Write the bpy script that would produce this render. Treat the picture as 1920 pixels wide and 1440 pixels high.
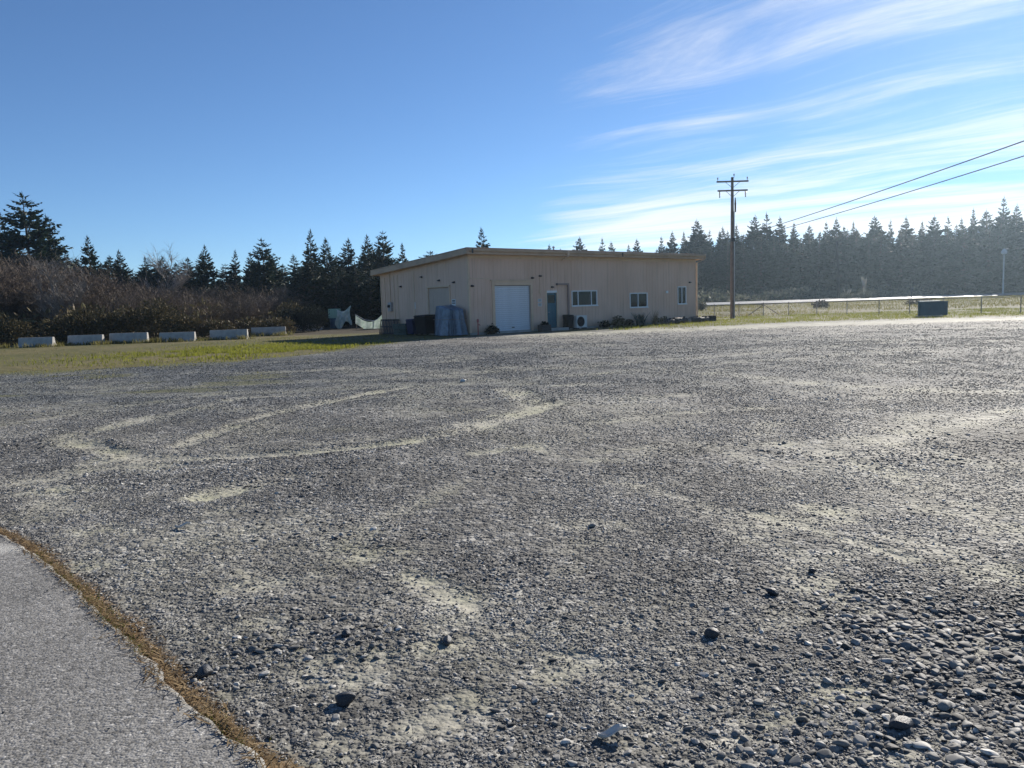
import bpy, bmesh, math, random
import numpy as np
from mathutils import Vector, Matrix

for o in list(bpy.data.objects):
    bpy.data.objects.remove(o)
SC = bpy.context.scene
COL = SC.collection
PI = math.pi
rad = math.radians

# ------------------------------------------------------------------ camera
cam = bpy.data.cameras.new('camera')
cam.sensor_width = 36.0
cam.lens = 36.0 * 1442.0 / 1920.0
cam.clip_start = 0.05
cam.clip_end = 6000
camo = bpy.data.objects.new('camera', cam)
COL.objects.link(camo)
camo.matrix_world = (Matrix.Translation((0, 0, 1.6)) @ Matrix.Rotation(rad(90 - 5.78), 4, 'X')
                     @ Matrix.Rotation(rad(-1.8), 4, 'Z'))
SC.camera = camo

# ------------------------------------------------------------------ sky, sun, exposure
SUN_AZ, SUN_EL = rad(36.0), rad(25.5)          # azimuth measured from +Y towards +X
SUN_DIR = Vector((math.sin(SUN_AZ) * math.cos(SUN_EL), math.cos(SUN_AZ) * math.cos(SUN_EL), math.sin(SUN_EL)))
SKY_STRENGTH = 0.062
EXPOSURE = 0.78
CLOUD_SEED = 2.9


def nd(nt, typ, ins=None, **props):
    n = nt.nodes.new(typ)
    for k, v in props.items():
        setattr(n, k, v)
    for k, v in (ins or {}).items():
        s = n.inputs[k]
        if hasattr(v, 'links') and hasattr(v, 'is_output'):
            nt.links.new(v, s)
        else:
            s.default_value = v
    return n


def mth(nt, op, a, b=None, c=None, clamp=False):
    n = nt.nodes.new('ShaderNodeMath')
    n.operation = op
    n.use_clamp = clamp
    for i, v in enumerate((a, b, c)):
        if v is None:
            continue
        if hasattr(v, 'is_output'):
            nt.links.new(v, n.inputs[i])
        else:
            n.inputs[i].default_value = v
    return n.outputs[0]


def mixc(nt, f, a, b, blend='MIX'):
    n = nt.nodes.new('ShaderNodeMix')
    n.data_type = 'RGBA'
    n.blend_type = blend
    n.clamp_factor = True
    for s, v in ((n.inputs[0], f), (n.inputs[6], a), (n.inputs[7], b)):
        if hasattr(v, 'is_output'):
            nt.links.new(v, s)
        else:
            s.default_value = (v if not isinstance(v, tuple) or len(v) == 4 else (*v, 1)) if not isinstance(v, float) else v
    return n.outputs[2]


def ramp(nt, f, stops, interp='LINEAR'):
    n = nt.nodes.new('ShaderNodeValToRGB')
    n.color_ramp.interpolation = interp
    e = n.color_ramp.elements
    while len(e) < len(stops):
        e.new(0.5)
    for i, (p, c) in enumerate(stops):
        e[i].position = p
        e[i].color = (c, c, c, 1) if isinstance(c, (int, float)) else (*c, 1)
    nt.links.new(f, n.inputs[0])
    return n.outputs[0]


world = bpy.data.worlds.new('World')
SC.world = world
world.use_nodes = True
nt = world.node_tree
nt.nodes.clear()
sky = nd(nt, 'ShaderNodeTexSky', sky_type='NISHITA')
sky.sun_disc = False
sky.sun_elevation = SUN_EL
sky.sun_rotation = SUN_AZ
sky.altitude = 0
sky.air_density = 0.75
sky.dust_density = 0.0
sky.ozone_density = 3.0
tc = nd(nt, 'ShaderNodeTexCoord')
sep = nd(nt, 'ShaderNodeSeparateXYZ', {0: tc.outputs['Generated']})
zz = mth(nt, 'ADD', mth(nt, 'MAXIMUM', sep.outputs[2], 0.0), 0.08)
px = mth(nt, 'DIVIDE', sep.outputs[0], zz)
py = mth(nt, 'DIVIDE', sep.outputs[1], zz)
# wind direction of the cirrus streaks
wd = (0.79, -0.61)
along = mth(nt, 'ADD', mth(nt, 'MULTIPLY', px, wd[0]), mth(nt, 'MULTIPLY', py, wd[1]))
across = mth(nt, 'ADD', mth(nt, 'MULTIPLY', px, -wd[1]), mth(nt, 'MULTIPLY', py, wd[0]))
bend = nd(nt, 'ShaderNodeTexNoise', {'Vector': nd(nt, 'ShaderNodeCombineXYZ', {0: mth(nt, 'MULTIPLY', along, 0.35), 1: mth(nt, 'MULTIPLY', across, 0.35), 2: 8.1}).outputs[0], 'Scale': 1.0, 'Detail': 2.0})
across = mth(nt, 'ADD', across, mth(nt, 'MULTIPLY', mth(nt, 'SUBTRACT', bend.outputs[0], 0.5), 1.6))
# large cloud banks, and fine fibres inside them
bank = nd(nt, 'ShaderNodeTexNoise', {'Vector': nd(nt, 'ShaderNodeCombineXYZ', {0: mth(nt, 'MULTIPLY', along, 0.22), 1: mth(nt, 'MULTIPLY', across, 0.62), 2: CLOUD_SEED}).outputs[0],
                                     'Scale': 1.25, 'Detail': 3.0, 'Roughness': 0.5})
fib = nd(nt, 'ShaderNodeTexNoise', {'Vector': nd(nt, 'ShaderNodeCombineXYZ', {0: mth(nt, 'MULTIPLY', along, 0.42), 1: mth(nt, 'MULTIPLY', across, 2.6), 2: 3.3}).outputs[0],
                                    'Scale': 1.6, 'Detail': 8.0, 'Roughness': 0.66, 'Distortion': 0.35})
sdv = nd(nt, 'ShaderNodeVectorMath', {0: tc.outputs['Generated'], 1: (0.50, 0.845, 0.185)}, operation='DOT_PRODUCT')
prox = nd(nt, 'ShaderNodeMapRange', {0: sdv.outputs['Value'], 1: 0.90, 2: 0.99, 3: -0.08, 4: 0.52}, interpolation_type='SMOOTHSTEP')
base = mth(nt, 'ADD', mth(nt, 'MULTIPLY', bank.outputs[0], 1.1), mth(nt, 'MULTIPLY', fib.outputs[0], 0.75))
sdv2 = nd(nt, 'ShaderNodeVectorMath', {0: tc.outputs['Generated'], 1: (0.27, 0.955, 0.12)}, operation='DOT_PRODUCT')
prox2 = nd(nt, 'ShaderNodeMapRange', {0: sdv2.outputs['Value'], 1: 0.93, 2: 0.998, 3: -0.08, 4: 0.50}, interpolation_type='SMOOTHSTEP')
base = mth(nt, 'ADD', base, mth(nt, 'MAXIMUM', prox.outputs[0], prox2.outputs[0]))
mask = nd(nt, 'ShaderNodeMapRange', {0: base, 1: 1.20, 2: 1.66, 3: 0.0, 4: 0.88}, interpolation_type='SMOOTHSTEP')
skys = nd(nt, 'ShaderNodeHueSaturation', {'Hue': 0.5, 'Saturation': 1.0, 'Value': 1.0, 'Fac': 1.0,
                                           'Color': mixc(nt, 1.0, sky.outputs[0], (0.84, 1.02, 1.18), 'MULTIPLY')})
cloudc = nd(nt, 'ShaderNodeMixRGB', {0: 0.2, 1: (11.6, 10.9, 10.0, 1), 2: skys.outputs[0]}).outputs[0]
skyc = mixc(nt, mask.outputs[0], skys.outputs[0], cloudc)
bg = nd(nt, 'ShaderNodeBackground', {0: skyc, 1: SKY_STRENGTH})
out = nd(nt, 'ShaderNodeOutputWorld', {0: bg.outputs[0]})

sl = bpy.data.lights.new('sun', 'SUN')
sl.energy = 5.0
sl.angle = rad(0.53)
sl.color = (1.0, 0.93, 0.83)
so = bpy.data.objects.new('sun', sl)
COL.objects.link(so)
so.rotation_euler = (-SUN_DIR).to_track_quat('-Z', 'Y').to_euler()
so.location = (40, 60, 60)

SC.view_settings.view_transform = 'Standard'
SC.view_settings.look = 'None'
SC.view_settings.exposure = EXPOSURE
SC.view_settings.gamma = 1.0
SC.view_settings.use_curve_mapping = False
SC.render.engine = 'CYCLES'
SC.cycles.use_denoising = True
SC.cycles.denoiser = 'OPENIMAGEDENOISE'
SC.cycles.denoising_input_passes = 'RGB_ALBEDO_NORMAL'
SC.cycles.max_bounces = 6
SC.cycles.diffuse_bounces = 3
SC.cycles.transparent_max_bounces = 12
SC.cycles.volume_bounces = 0
SC.cycles.caustics_reflective = False
SC.cycles.caustics_refractive = False

# ------------------------------------------------------------------ helpers


def tag(o, label=None, cat=None, group=None, kind=None):
    if label:
        o['label'] = label
    if cat:
        o['category'] = cat
    if group:
        o['group'] = group
    if kind:
        o['kind'] = kind
    return o


def empty(name, loc=(0, 0, 0), rz=0.0, parent=None):
    o = bpy.data.objects.new(name, None)
    COL.objects.link(o)
    o.location = loc
    o.rotation_euler = (0, 0, rz)
    o.empty_display_size = 0.2
    if parent:
        o.parent = parent
    return o


def link(name, me, parent=None, loc=None, rot=None, scale=None):
    o = bpy.data.objects.new(name, me)
    COL.objects.link(o)
    if parent:
        o.parent = parent
    if loc is not None:
        o.location = loc
    if rot is not None:
        o.rotation_euler = rot
    if scale is not None:
        o.scale = scale if hasattr(scale, '__len__') else (scale,) * 3
    return o


def copy_tree(o, parent=None):
    c = o.copy()
    COL.objects.link(c)
    c.parent = parent
    for ch in list(o.children):
        copy_tree(ch, c)
    return c


def np_mesh(name, verts, faces, mat, smooth=False, attrs=None):
    """verts (n,3); faces list of arrays, each (m,k)"""
    me = bpy.data.meshes.new(name)
    verts = np.asarray(verts, np.float32)
    if not isinstance(faces, (list, tuple)):
        faces = [faces]
    faces = [np.asarray(f, np.int32) for f in faces if len(f)]
    me.vertices.add(len(verts))
    me.vertices.foreach_set('co', verts.ravel())
    nl = sum(f.size for f in faces)
    me.loops.add(nl)
    me.loops.foreach_set('vertex_index', np.concatenate([f.ravel() for f in faces]))
    npoly = sum(len(f) for f in faces)
    me.polygons.add(npoly)
    tot = np.concatenate([np.full(len(f), f.shape[1], np.int32) for f in faces])
    st = np.concatenate([[0], np.cumsum(tot)[:-1]]).astype(np.int32)
    me.polygons.foreach_set('loop_start', st)
    me.polygons.foreach_set('loop_total', tot)
    me.polygons.foreach_set('use_smooth', np.full(npoly, smooth, bool))
    if attrs:
        for k, v in attrs.items():
            a = me.attributes.new(k, 'FLOAT', 'POINT')
            a.data.foreach_set('value', np.asarray(v, np.float32))
    me.update(calc_edges=True)
    me.validate()
    if mat:
        me.materials.append(mat)
    return me


class MB:
    """collects solid pieces and links them as one mesh"""

    def __init__(self):
        self.v, self.f = [], []

    def add(self, vs, fs):
        n = len(self.v)
        self.v += [tuple(p) for p in vs]
        self.f += [tuple(i + n for i in f) for f in fs]
        return self

    def box(self, x0, x1, y0, y1, z0, z1):
        return self.add([(x0, y0, z0), (x1, y0, z0), (x1, y1, z0), (x0, y1, z0),
                         (x0, y0, z1), (x1, y0, z1), (x1, y1, z1), (x0, y1, z1)],
                        [(0, 3, 2, 1), (4, 5, 6, 7), (0, 1, 5, 4), (1, 2, 6, 5), (2, 3, 7, 6), (3, 0, 4, 7)])

    def hexa(self, pts):
        return self.add(pts, [(0, 3, 2, 1), (4, 5, 6, 7), (0, 1, 5, 4), (1, 2, 6, 5), (2, 3, 7, 6), (3, 0, 4, 7)])

    def tube(self, pts, radii, n=8, caps=True):
        pts = [Vector(p) for p in pts]
        if not hasattr(radii, '__len__'):
            radii = [radii] * len(pts)
        vs, fs = [], []
        for i, p in enumerate(pts):
            a = pts[max(i - 1, 0)]
            b = pts[min(i + 1, len(pts) - 1)]
            d = (b - a).normalized()
            ref = Vector((0, 0, 1)) if abs(d.z) < 0.9 else Vector((1, 0, 0))
            s = d.cross(ref).normalized()
            t = d.cross(s).normalized()
            for k in range(n):
                an = 2 * PI * k / n
                vs.append(p + (s * math.cos(an) + t * math.sin(an)) * radii[i])
        for i in range(len(pts) - 1):
            for k in range(n):
                fs.append((i * n + k, i * n + (k + 1) % n, (i + 1) * n + (k + 1) % n, (i + 1) * n + k))
        if caps:
            fs.append(tuple(range(n - 1, -1, -1)))
            fs.append(tuple(range((len(pts) - 1) * n, len(pts) * n)))
        return self.add(vs, fs)

    def lathe(self, prof, n=16, c=(0, 0, 0)):
        """prof list of (r, z)"""
        vs, fs = [], []
        for r, z in prof:
            for k in range(n):
                an = 2 * PI * k / n
                vs.append((c[0] + r * math.cos(an), c[1] + r * math.sin(an), c[2] + z))
        for i in range(len(prof) - 1):
            for k in range(n):
                fs.append((i * n + k, i * n + (k + 1) % n, (i + 1) * n + (k + 1) % n, (i + 1) * n + k))
        fs.append(tuple(range(n - 1, -1, -1)))
        fs.append(tuple(range((len(prof) - 1) * n, len(prof) * n)))
        return self.add(vs, fs)

    def mesh(self, name, mat, smooth=False, bevel=0.0):
        me = bpy.data.meshes.new(name)
        me.from_pydata(self.v, [], self.f)
        if bevel > 0:
            bm = bmesh.new()
            bm.from_mesh(me)
            bmesh.ops.bevel(bm, geom=bm.edges[:], offset=bevel, segments=2, affect='EDGES', profile=0.5)
            bm.to_mesh(me)
            bm.free()
        if smooth:
            me.polygons.foreach_set('use_smooth', np.ones(len(me.polygons), bool))
            try:
                me.set_sharp_from_angle(angle=rad(40))
            except Exception:
                pass
        if mat:
            me.materials.append(mat)
        me.update()
        return me

    def build(self, name, mat, parent=None, smooth=False, bevel=0.0, loc=None, rot=None):
        return link(name, self.mesh(name, mat, smooth, bevel), parent, loc, rot)


# value noise in numpy
def _hash(ix, iy, s):
    h = (ix.astype(np.int64) * 374761393 + iy.astype(np.int64) * 668265263 + s * 1442695041) & 0xffffffff
    h = ((h ^ (h >> 13)) * 1274126177) & 0xffffffff
    h = h ^ (h >> 16)
    return (h & 0xffffff) / float(0xffffff)


def vnoise(x, y, s=0):
    x = np.asarray(x, float)
    y = np.asarray(y, float)
    ix, iy = np.floor(x), np.floor(y)
    fx, fy = x - ix, y - iy
    fx = fx * fx * (3 - 2 * fx)
    fy = fy * fy * (3 - 2 * fy)
    a = _hash(ix, iy, s)
    b = _hash(ix + 1, iy, s)
    c = _hash(ix, iy + 1, s)
    d = _hash(ix + 1, iy + 1, s)
    return (a * (1 - fx) + b * fx) * (1 - fy) + (c * (1 - fx) + d * fx) * fy


def fbm(x, y, s=0, o=4):
    t = 0
    a = 0.5
    n = 0
    for i in range(o):
        t = t + a * vnoise(x * 2 ** i, y * 2 ** i, s + i * 17)
        n += a
        a *= 0.5
    return t / n


def sstep(a, b, x):
    t = np.clip((np.asarray(x, float) - a) / (b - a), 0, 1)
    return t * t * (3 - 2 * t)


def seg_dist(x, y, pts):
    """distance of points to a polyline"""
    best = np.full(np.shape(x), 1e9)
    for (ax, ay), (bx, by) in zip(pts[:-1], pts[1:]):
        dx, dy = bx - ax, by - ay
        L = dx * dx + dy * dy
        t = np.clip(((x - ax) * dx + (y - ay) * dy) / L, 0, 1)
        best = np.minimum(best, np.hypot(x - ax - t * dx, y - ay - t * dy))
    return best


# ------------------------------------------------------------------ materials
def new_mat(name):
    m = bpy.data.materials.new(name)
    m.use_nodes = True
    n = m.node_tree
    n.nodes.clear()
    o = n.nodes.new('ShaderNodeOutputMaterial')
    return m, n, o


def plain(name, col, rough=0.6, metal=0.0, var=0.12, scale=8.0, bump=0.0, bscale=40.0, spec=0.5, coord='Object', dirt=None):
    m, n, o = new_mat(name)
    t = nd(n, 'ShaderNodeTexCoord')
    nz = nd(n, 'ShaderNodeTexNoise', {'Vector': t.outputs[coord], 'Scale': scale, 'Detail': 5.0, 'Roughness': 0.6})
    f = ramp(n, nz.outputs[0], [(0.3, 0.0), (0.7, 1.0)])
    dark = tuple(c * (1 - var) for c in col)
    lite = tuple(min(1, c * (1 + var)) for c in col)
    c = mixc(n, f, dark, lite)
    if dirt:
        dcol, amt = dirt
        nz2 = nd(n, 'ShaderNodeTexNoise', {'Vector': t.outputs[coord], 'Scale': scale * 0.35, 'Detail': 6.0, 'Roughness': 0.7})
        f2 = ramp(n, nz2.outputs[0], [(0.5, 0.0), (0.75, amt)])
        c = mixc(n, f2, c, dcol)
    b = nd(n, 'ShaderNodeBsdfPrincipled', {'Base Color': c, 'Roughness': rough, 'Metallic': metal, 'Specular IOR Level': spec})
    if bump > 0:
        nb = nd(n, 'ShaderNodeTexNoise', {'Vector': t.outputs[coord], 'Scale': bscale, 'Detail': 4.0})
        bp = nd(n, 'ShaderNodeBump', {'Height': nb.outputs[0], 'Strength': bump, 'Distance': 0.02})
        n.links.new(bp.outputs[0], b.inputs['Normal'])
    n.links.new(b.outputs[0], o.inputs[0])
    return m


def leaf_mat(name, cols, trans=0.35, tcol=None, rough=0.6):
    """cols: two or three base colours picked per face island at random; part of the light passes through"""
    m, n, o = new_mat(name)
    g = nd(n, 'ShaderNodeNewGeometry')
    oi = nd(n, 'ShaderNodeObjectInfo')
    st = [(i / max(1, len(cols) - 1), c) for i, c in enumerate(cols)]
    c = ramp(n, g.outputs['Random Per Island'], st)
    hv = nd(n, 'ShaderNodeHueSaturation', {'Hue': 0.5, 'Saturation': 1.0, 'Fac': 1.0, 'Color': c,
                                           'Value': mth(n, 'ADD', mth(n, 'MULTIPLY', oi.outputs['Random'], 0.5), 0.75)})
    d = nd(n, 'ShaderNodeBsdfPrincipled', {'Base Color': hv.outputs[0], 'Roughness': rough, 'Specular IOR Level': 0.12})
    tcl = hv.outputs[0]
    if tcol:
        tcl = mixc(n, 0.6, hv.outputs[0], tcol)
    t = nd(n, 'ShaderNodeBsdfTranslucent', {'Color': tcl})
    mx = nd(n, 'ShaderNodeMixShader', {0: trans, 1: d.outputs[0], 2: t.outputs[0]})
    n.links.new(mx.outputs[0], o.inputs[0])
    return m


def siding_mat():
    """peach-tan paint with rain streaks, patches of older paint and a splash-stained foot"""
    m, n, o = new_mat('tan_siding')
    t = nd(n, 'ShaderNodeTexCoord')
    geo = nd(n, 'ShaderNodeNewGeometry')
    P = geo.outputs['Position']
    st = nd(n, 'ShaderNodeMapping', {0: P, 3: (2.2, 2.2, 0.16)})
    streak = nd(n, 'ShaderNodeTexNoise', {'Vector': st.outputs[0], 'Scale': 1.6, 'Detail': 6.0, 'Roughness': 0.7}).outputs[0]
    patch = nd(n, 'ShaderNodeTexNoise', {'Vector': P, 'Scale': 0.45, 'Detail': 3.0, 'Roughness': 0.5}).outputs[0]
    c = mixc(n, ramp(n, patch, [(0.42, 0.0), (0.58, 1.0)]), (0.67, 0.455, 0.33), (0.71, 0.495, 0.37))
    c = mixc(n, ramp(n, streak, [(0.5, 0.0), (0.78, 0.55)]), c, (0.42, 0.30, 0.21))
    z = nd(n, 'ShaderNodeSeparateXYZ', {0: P}).outputs[2]
    foot = nd(n, 'ShaderNodeMapRange', {0: mth(n, 'ADD', z, mth(n, 'MULTIPLY', streak, 0.5)), 1: 0.85, 2: 0.3, 3: 0.0, 4: 0.6}).outputs[0]
    c = mixc(n, foot, c, (0.27, 0.22, 0.16))
    b = nd(n, 'ShaderNodeBsdfPrincipled', {'Base Color': c, 'Roughness': 0.75, 'Specular IOR Level': 0.3})
    n.links.new(b.outputs[0], o.inputs[0])
    return m


M = {}
M['conifer'] = leaf_mat('conifer_needles', [(0.012, 0.022, 0.014), (0.022, 0.038, 0.02), (0.034, 0.05, 0.024)], 0.12)
M['conifer_far'] = leaf_mat('conifer_needles_far', [(0.014, 0.026, 0.016), (0.024, 0.04, 0.022), (0.034, 0.052, 0.028)], 0.12)
M['bark'] = plain('bark', (0.085, 0.068, 0.052), 0.9, var=0.35, scale=3, bump=0.5, bscale=14)
M['twig'] = leaf_mat('bare_twigs', [(0.075, 0.055, 0.04), (0.12, 0.09, 0.066), (0.19, 0.15, 0.112)], 0.0)
M['twig_pale'] = leaf_mat('pale_bare_twigs', [(0.2, 0.18, 0.16), (0.26, 0.23, 0.2), (0.31, 0.28, 0.25)], 0.0)
M['gorse'] = leaf_mat('gorse_leaf', [(0.045, 0.042, 0.022), (0.085, 0.072, 0.038), (0.15, 0.12, 0.066)], 0.12, rough=0.9)
M['brush'] = leaf_mat('brush_leaf', [(0.085, 0.064, 0.036), (0.14, 0.108, 0.062), (0.1, 0.095, 0.04)], 0.15)
M['darkleaf'] = leaf_mat('dark_leaf', [(0.01, 0.012, 0.009), (0.018, 0.021, 0.014), (0.03, 0.033, 0.02)], 0.05, rough=0.9)
M['scrub'] = leaf_mat('roadside_scrub', [(0.085, 0.095, 0.065), (0.13, 0.135, 0.09), (0.19, 0.17, 0.12)], 0.3)
M['grass'] = leaf_mat('grass_blade', [(0.06, 0.085, 0.012), (0.11, 0.13, 0.02), (0.19, 0.175, 0.045)], 0.5, (0.26, 0.27, 0.035))
M['dry_grass'] = leaf_mat('dry_grass_blade', [(0.09, 0.1, 0.03), (0.16, 0.15, 0.05), (0.22, 0.18, 0.08)], 0.4, (0.3, 0.27, 0.08))
M['litter'] = leaf_mat('dead_needles', [(0.09, 0.058, 0.03), (0.19, 0.13, 0.065), (0.32, 0.235, 0.13)], 0.25)
M['moss'] = leaf_mat('edge_moss', [(0.06, 0.075, 0.015), (0.12, 0.12, 0.03)], 0.4)
M['plume'] = leaf_mat('plume', [(0.5, 0.47, 0.4), (0.65, 0.62, 0.55)], 0.4)
M['yucca'] = leaf_mat('yucca_leaf', [(0.03, 0.055, 0.05), (0.06, 0.09, 0.08)], 0.1, rough=0.45)

M['tan'] = siding_mat()
M['tan_trim'] = plain('tan_trim', (0.66, 0.48, 0.33), 0.65, var=0.06, scale=2.0, spec=0.4, dirt=((0.34, 0.28, 0.2), 0.5))
M['fascia'] = plain('brown_fascia', (0.50, 0.36, 0.25), 0.65, var=0.08, scale=2.0, spec=0.3, dirt=((0.26, 0.2, 0.15), 0.6))
M['grey_door'] = plain('side_door_paint', (0.50, 0.385, 0.30), 0.6, var=0.06, scale=2.0)
M['roof'] = plain('roof_sheet', (0.30, 0.27, 0.24), 0.6, 0.0, var=0.18, scale=2.0, dirt=((0.14, 0.13, 0.1), 0.6))
M['white_door'] = plain('white_roller_door', (0.66, 0.69, 0.72), 0.5, var=0.04, scale=2.0, dirt=((0.5, 0.5, 0.48), 0.4))
M['white'] = plain('white_vinyl', (0.72, 0.73, 0.73), 0.4, var=0.04)
M['teal'] = plain('teal_door_paint', (0.03, 0.115, 0.15), 0.5, var=0.08, scale=2.5)
M['black'] = plain('black_plastic', (0.008, 0.008, 0.010), 0.6, var=0.2, spec=0.15)
M['navy'] = plain('navy_plastic', (0.012, 0.018, 0.06), 0.5, var=0.15, spec=0.2)
M['darkgreen'] = plain('dark_green_crate', (0.02, 0.05, 0.045), 0.5, var=0.2)
M['tarp'] = plain('blue_grey_tarp', (0.12, 0.17, 0.24), 0.3, var=0.45, scale=4.0, bump=0.4, bscale=9, dirt=((0.1, 0.16, 0.18), 0.6))
M['red'] = plain('faded_red', (0.38, 0.09, 0.07), 0.5)
M['metal'] = plain('galvanised', (0.42, 0.43, 0.44), 0.45, 0.7, var=0.12)
M['fence_metal'] = plain('weathered_fence_steel', (0.2, 0.2, 0.19), 0.55, 0.4, var=0.2)
M['dark_metal'] = plain('dark_metal', (0.04, 0.042, 0.045), 0.5, 0.4, var=0.2)
M['ac'] = plain('ac_casing', (0.6, 0.6, 0.57), 0.5, var=0.05)
M['pipe'] = plain('brown_pipe_cover', (0.27, 0.19, 0.16), 0.55, var=0.08)
M['cabinet'] = plain('dark_teal_cabinet', (0.05, 0.105, 0.125), 0.75, var=0.12, scale=3, spec=0.06)
M['concrete'] = plain('barrier_concrete', (0.36, 0.345, 0.32), 0.85, var=0.18, scale=3, bump=0.4, bscale=25, dirt=((0.2, 0.2, 0.17), 0.6))
M['polewood'] = plain('pole_wood', (0.13, 0.105, 0.085), 0.85, var=0.3, scale=3, bump=0.5, bscale=12)
M['porcelain'] = plain('insulator', (0.2, 0.2, 0.21), 0.25, var=0.05)
M['wire'] = plain('wire', (0.03, 0.03, 0.032), 0.6)
M['paper'] = plain('paper_notice', (0.7, 0.7, 0.68), 0.7, var=0.03)
M['ink'] = plain('printed_bars', (0.08, 0.08, 0.08), 0.7)
M['wood'] = plain('weathered_wood', (0.22, 0.19, 0.16), 0.85, var=0.3, scale=4, bump=0.4, bscale=20)
M['darkwood'] = plain('dark_wet_wood', (0.055, 0.045, 0.04), 0.8, var=0.3, scale=5, bump=0.4, bscale=20)
M['rubber'] = plain('rubber', (0.02, 0.02, 0.021), 0.75)
M['curtain'] = plain('brown_curtain', (0.22, 0.17, 0.13), 0.9)
M['blind'] = plain('grey_blind', (0.38, 0.4, 0.42), 0.8)
M['interior'] = plain('interior_board', (0.025, 0.026, 0.03), 0.9)
M['tote_green'] = plain('pale_green_crate', (0.34, 0.5, 0.36), 0.5, var=0.1)
M['tote_blue'] = plain('dark_blue_drum', (0.02, 0.07, 0.11), 0.4, var=0.1)
M['lamp_glass'] = plain('lamp_glass', (0.5, 0.5, 0.5), 0.2)
M['plank'] = plain('pale_plank', (0.4, 0.36, 0.3), 0.8, var=0.2)


def net_mat():
    m, n, o = new_mat('white_netting')
    t = nd(n, 'ShaderNodeTexCoord')
    nz = nd(n, 'ShaderNodeTexNoise', {'Vector': t.outputs['Object'], 'Scale': 5.0, 'Detail': 5.0})
    c = ramp(n, nz.outputs[0], [(0.3, (0.5, 0.6, 0.5)), (0.7, (0.78, 0.82, 0.78))])
    d = nd(n, 'ShaderNodeBsdfDiffuse', {'Color': c})
    tr = nd(n, 'ShaderNodeBsdfTranslucent', {'Color': c})
    a = nd(n, 'ShaderNodeMixShader', {0: 0.45, 1: d.outputs[0], 2: tr.outputs[0]})
    tp = nd(n, 'ShaderNodeBsdfTransparent')
    b = nd(n, 'ShaderNodeMixShader', {0: 0.1, 1: a.outputs[0], 2: tp.outputs[0]})
    n.links.new(b.outputs[0], o.inputs[0])
    return m


M['net'] = net_mat()


def glass_mat():
    m, n, o = new_mat('window_glass')
    g = nd(n, 'ShaderNodeBsdfGlossy', {'Color': (0.6, 0.68, 0.8, 1), 'Roughness': 0.03})
    t = nd(n, 'ShaderNodeBsdfTransparent', {'Color': (0.2, 0.25, 0.32, 1)})
    lw = nd(n, 'ShaderNodeLayerWeight', {'Blend': 0.5})
    f = mth(n, 'ADD', mth(n, 'MULTIPLY', mth(n, 'POWER', lw.outputs['Facing'], 5.0), 0.9), 0.035, clamp=True)
    mx = nd(n, 'ShaderNodeMixShader', {0: f, 1: t.outputs[0], 2: g.outputs[0]})
    n.links.new(mx.outputs[0], o.inputs[0])
    return m


M['glass'] = glass_mat()


def zone_tone(n, P):
    """darker, fresher stone spread in the middle of the lot, dusty ground elsewhere"""
    sp = nd(n, 'ShaderNodeSeparateXYZ', {0: P})
    wob = nd(n, 'ShaderNodeTexNoise', {'Vector': P, 'Scale': 0.3, 'Detail': 4.0, 'Roughness': 0.6}).outputs[0]
    y = mth(n, 'ADD', sp.outputs[1], mth(n, 'MULTIPLY', mth(n, 'SUBTRACT', wob, 0.5), 9.0))
    a = nd(n, 'ShaderNodeMapRange', {0: y, 1: 11.0, 2: 17.0, 3: 0.0, 4: 1.0}, interpolation_type='SMOOTHSTEP').outputs[0]
    b = nd(n, 'ShaderNodeMapRange', {0: y, 1: 36.0, 2: 29.0, 3: 0.0, 4: 1.0}, interpolation_type='SMOOTHSTEP').outputs[0]
    band = mth(n, 'MULTIPLY', a, b)
    big = nd(n, 'ShaderNodeTexNoise', {'Vector': P, 'Scale': 0.45, 'Detail': 6.0, 'Roughness': 0.6}).outputs[0]
    t = ramp(n, big, [(0.34, 0.6), (0.66, 1.22)])
    return mixc(n, mth(n, 'MULTIPLY', band, 0.85), t, (0.5, 0.56, 0.63))


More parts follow.
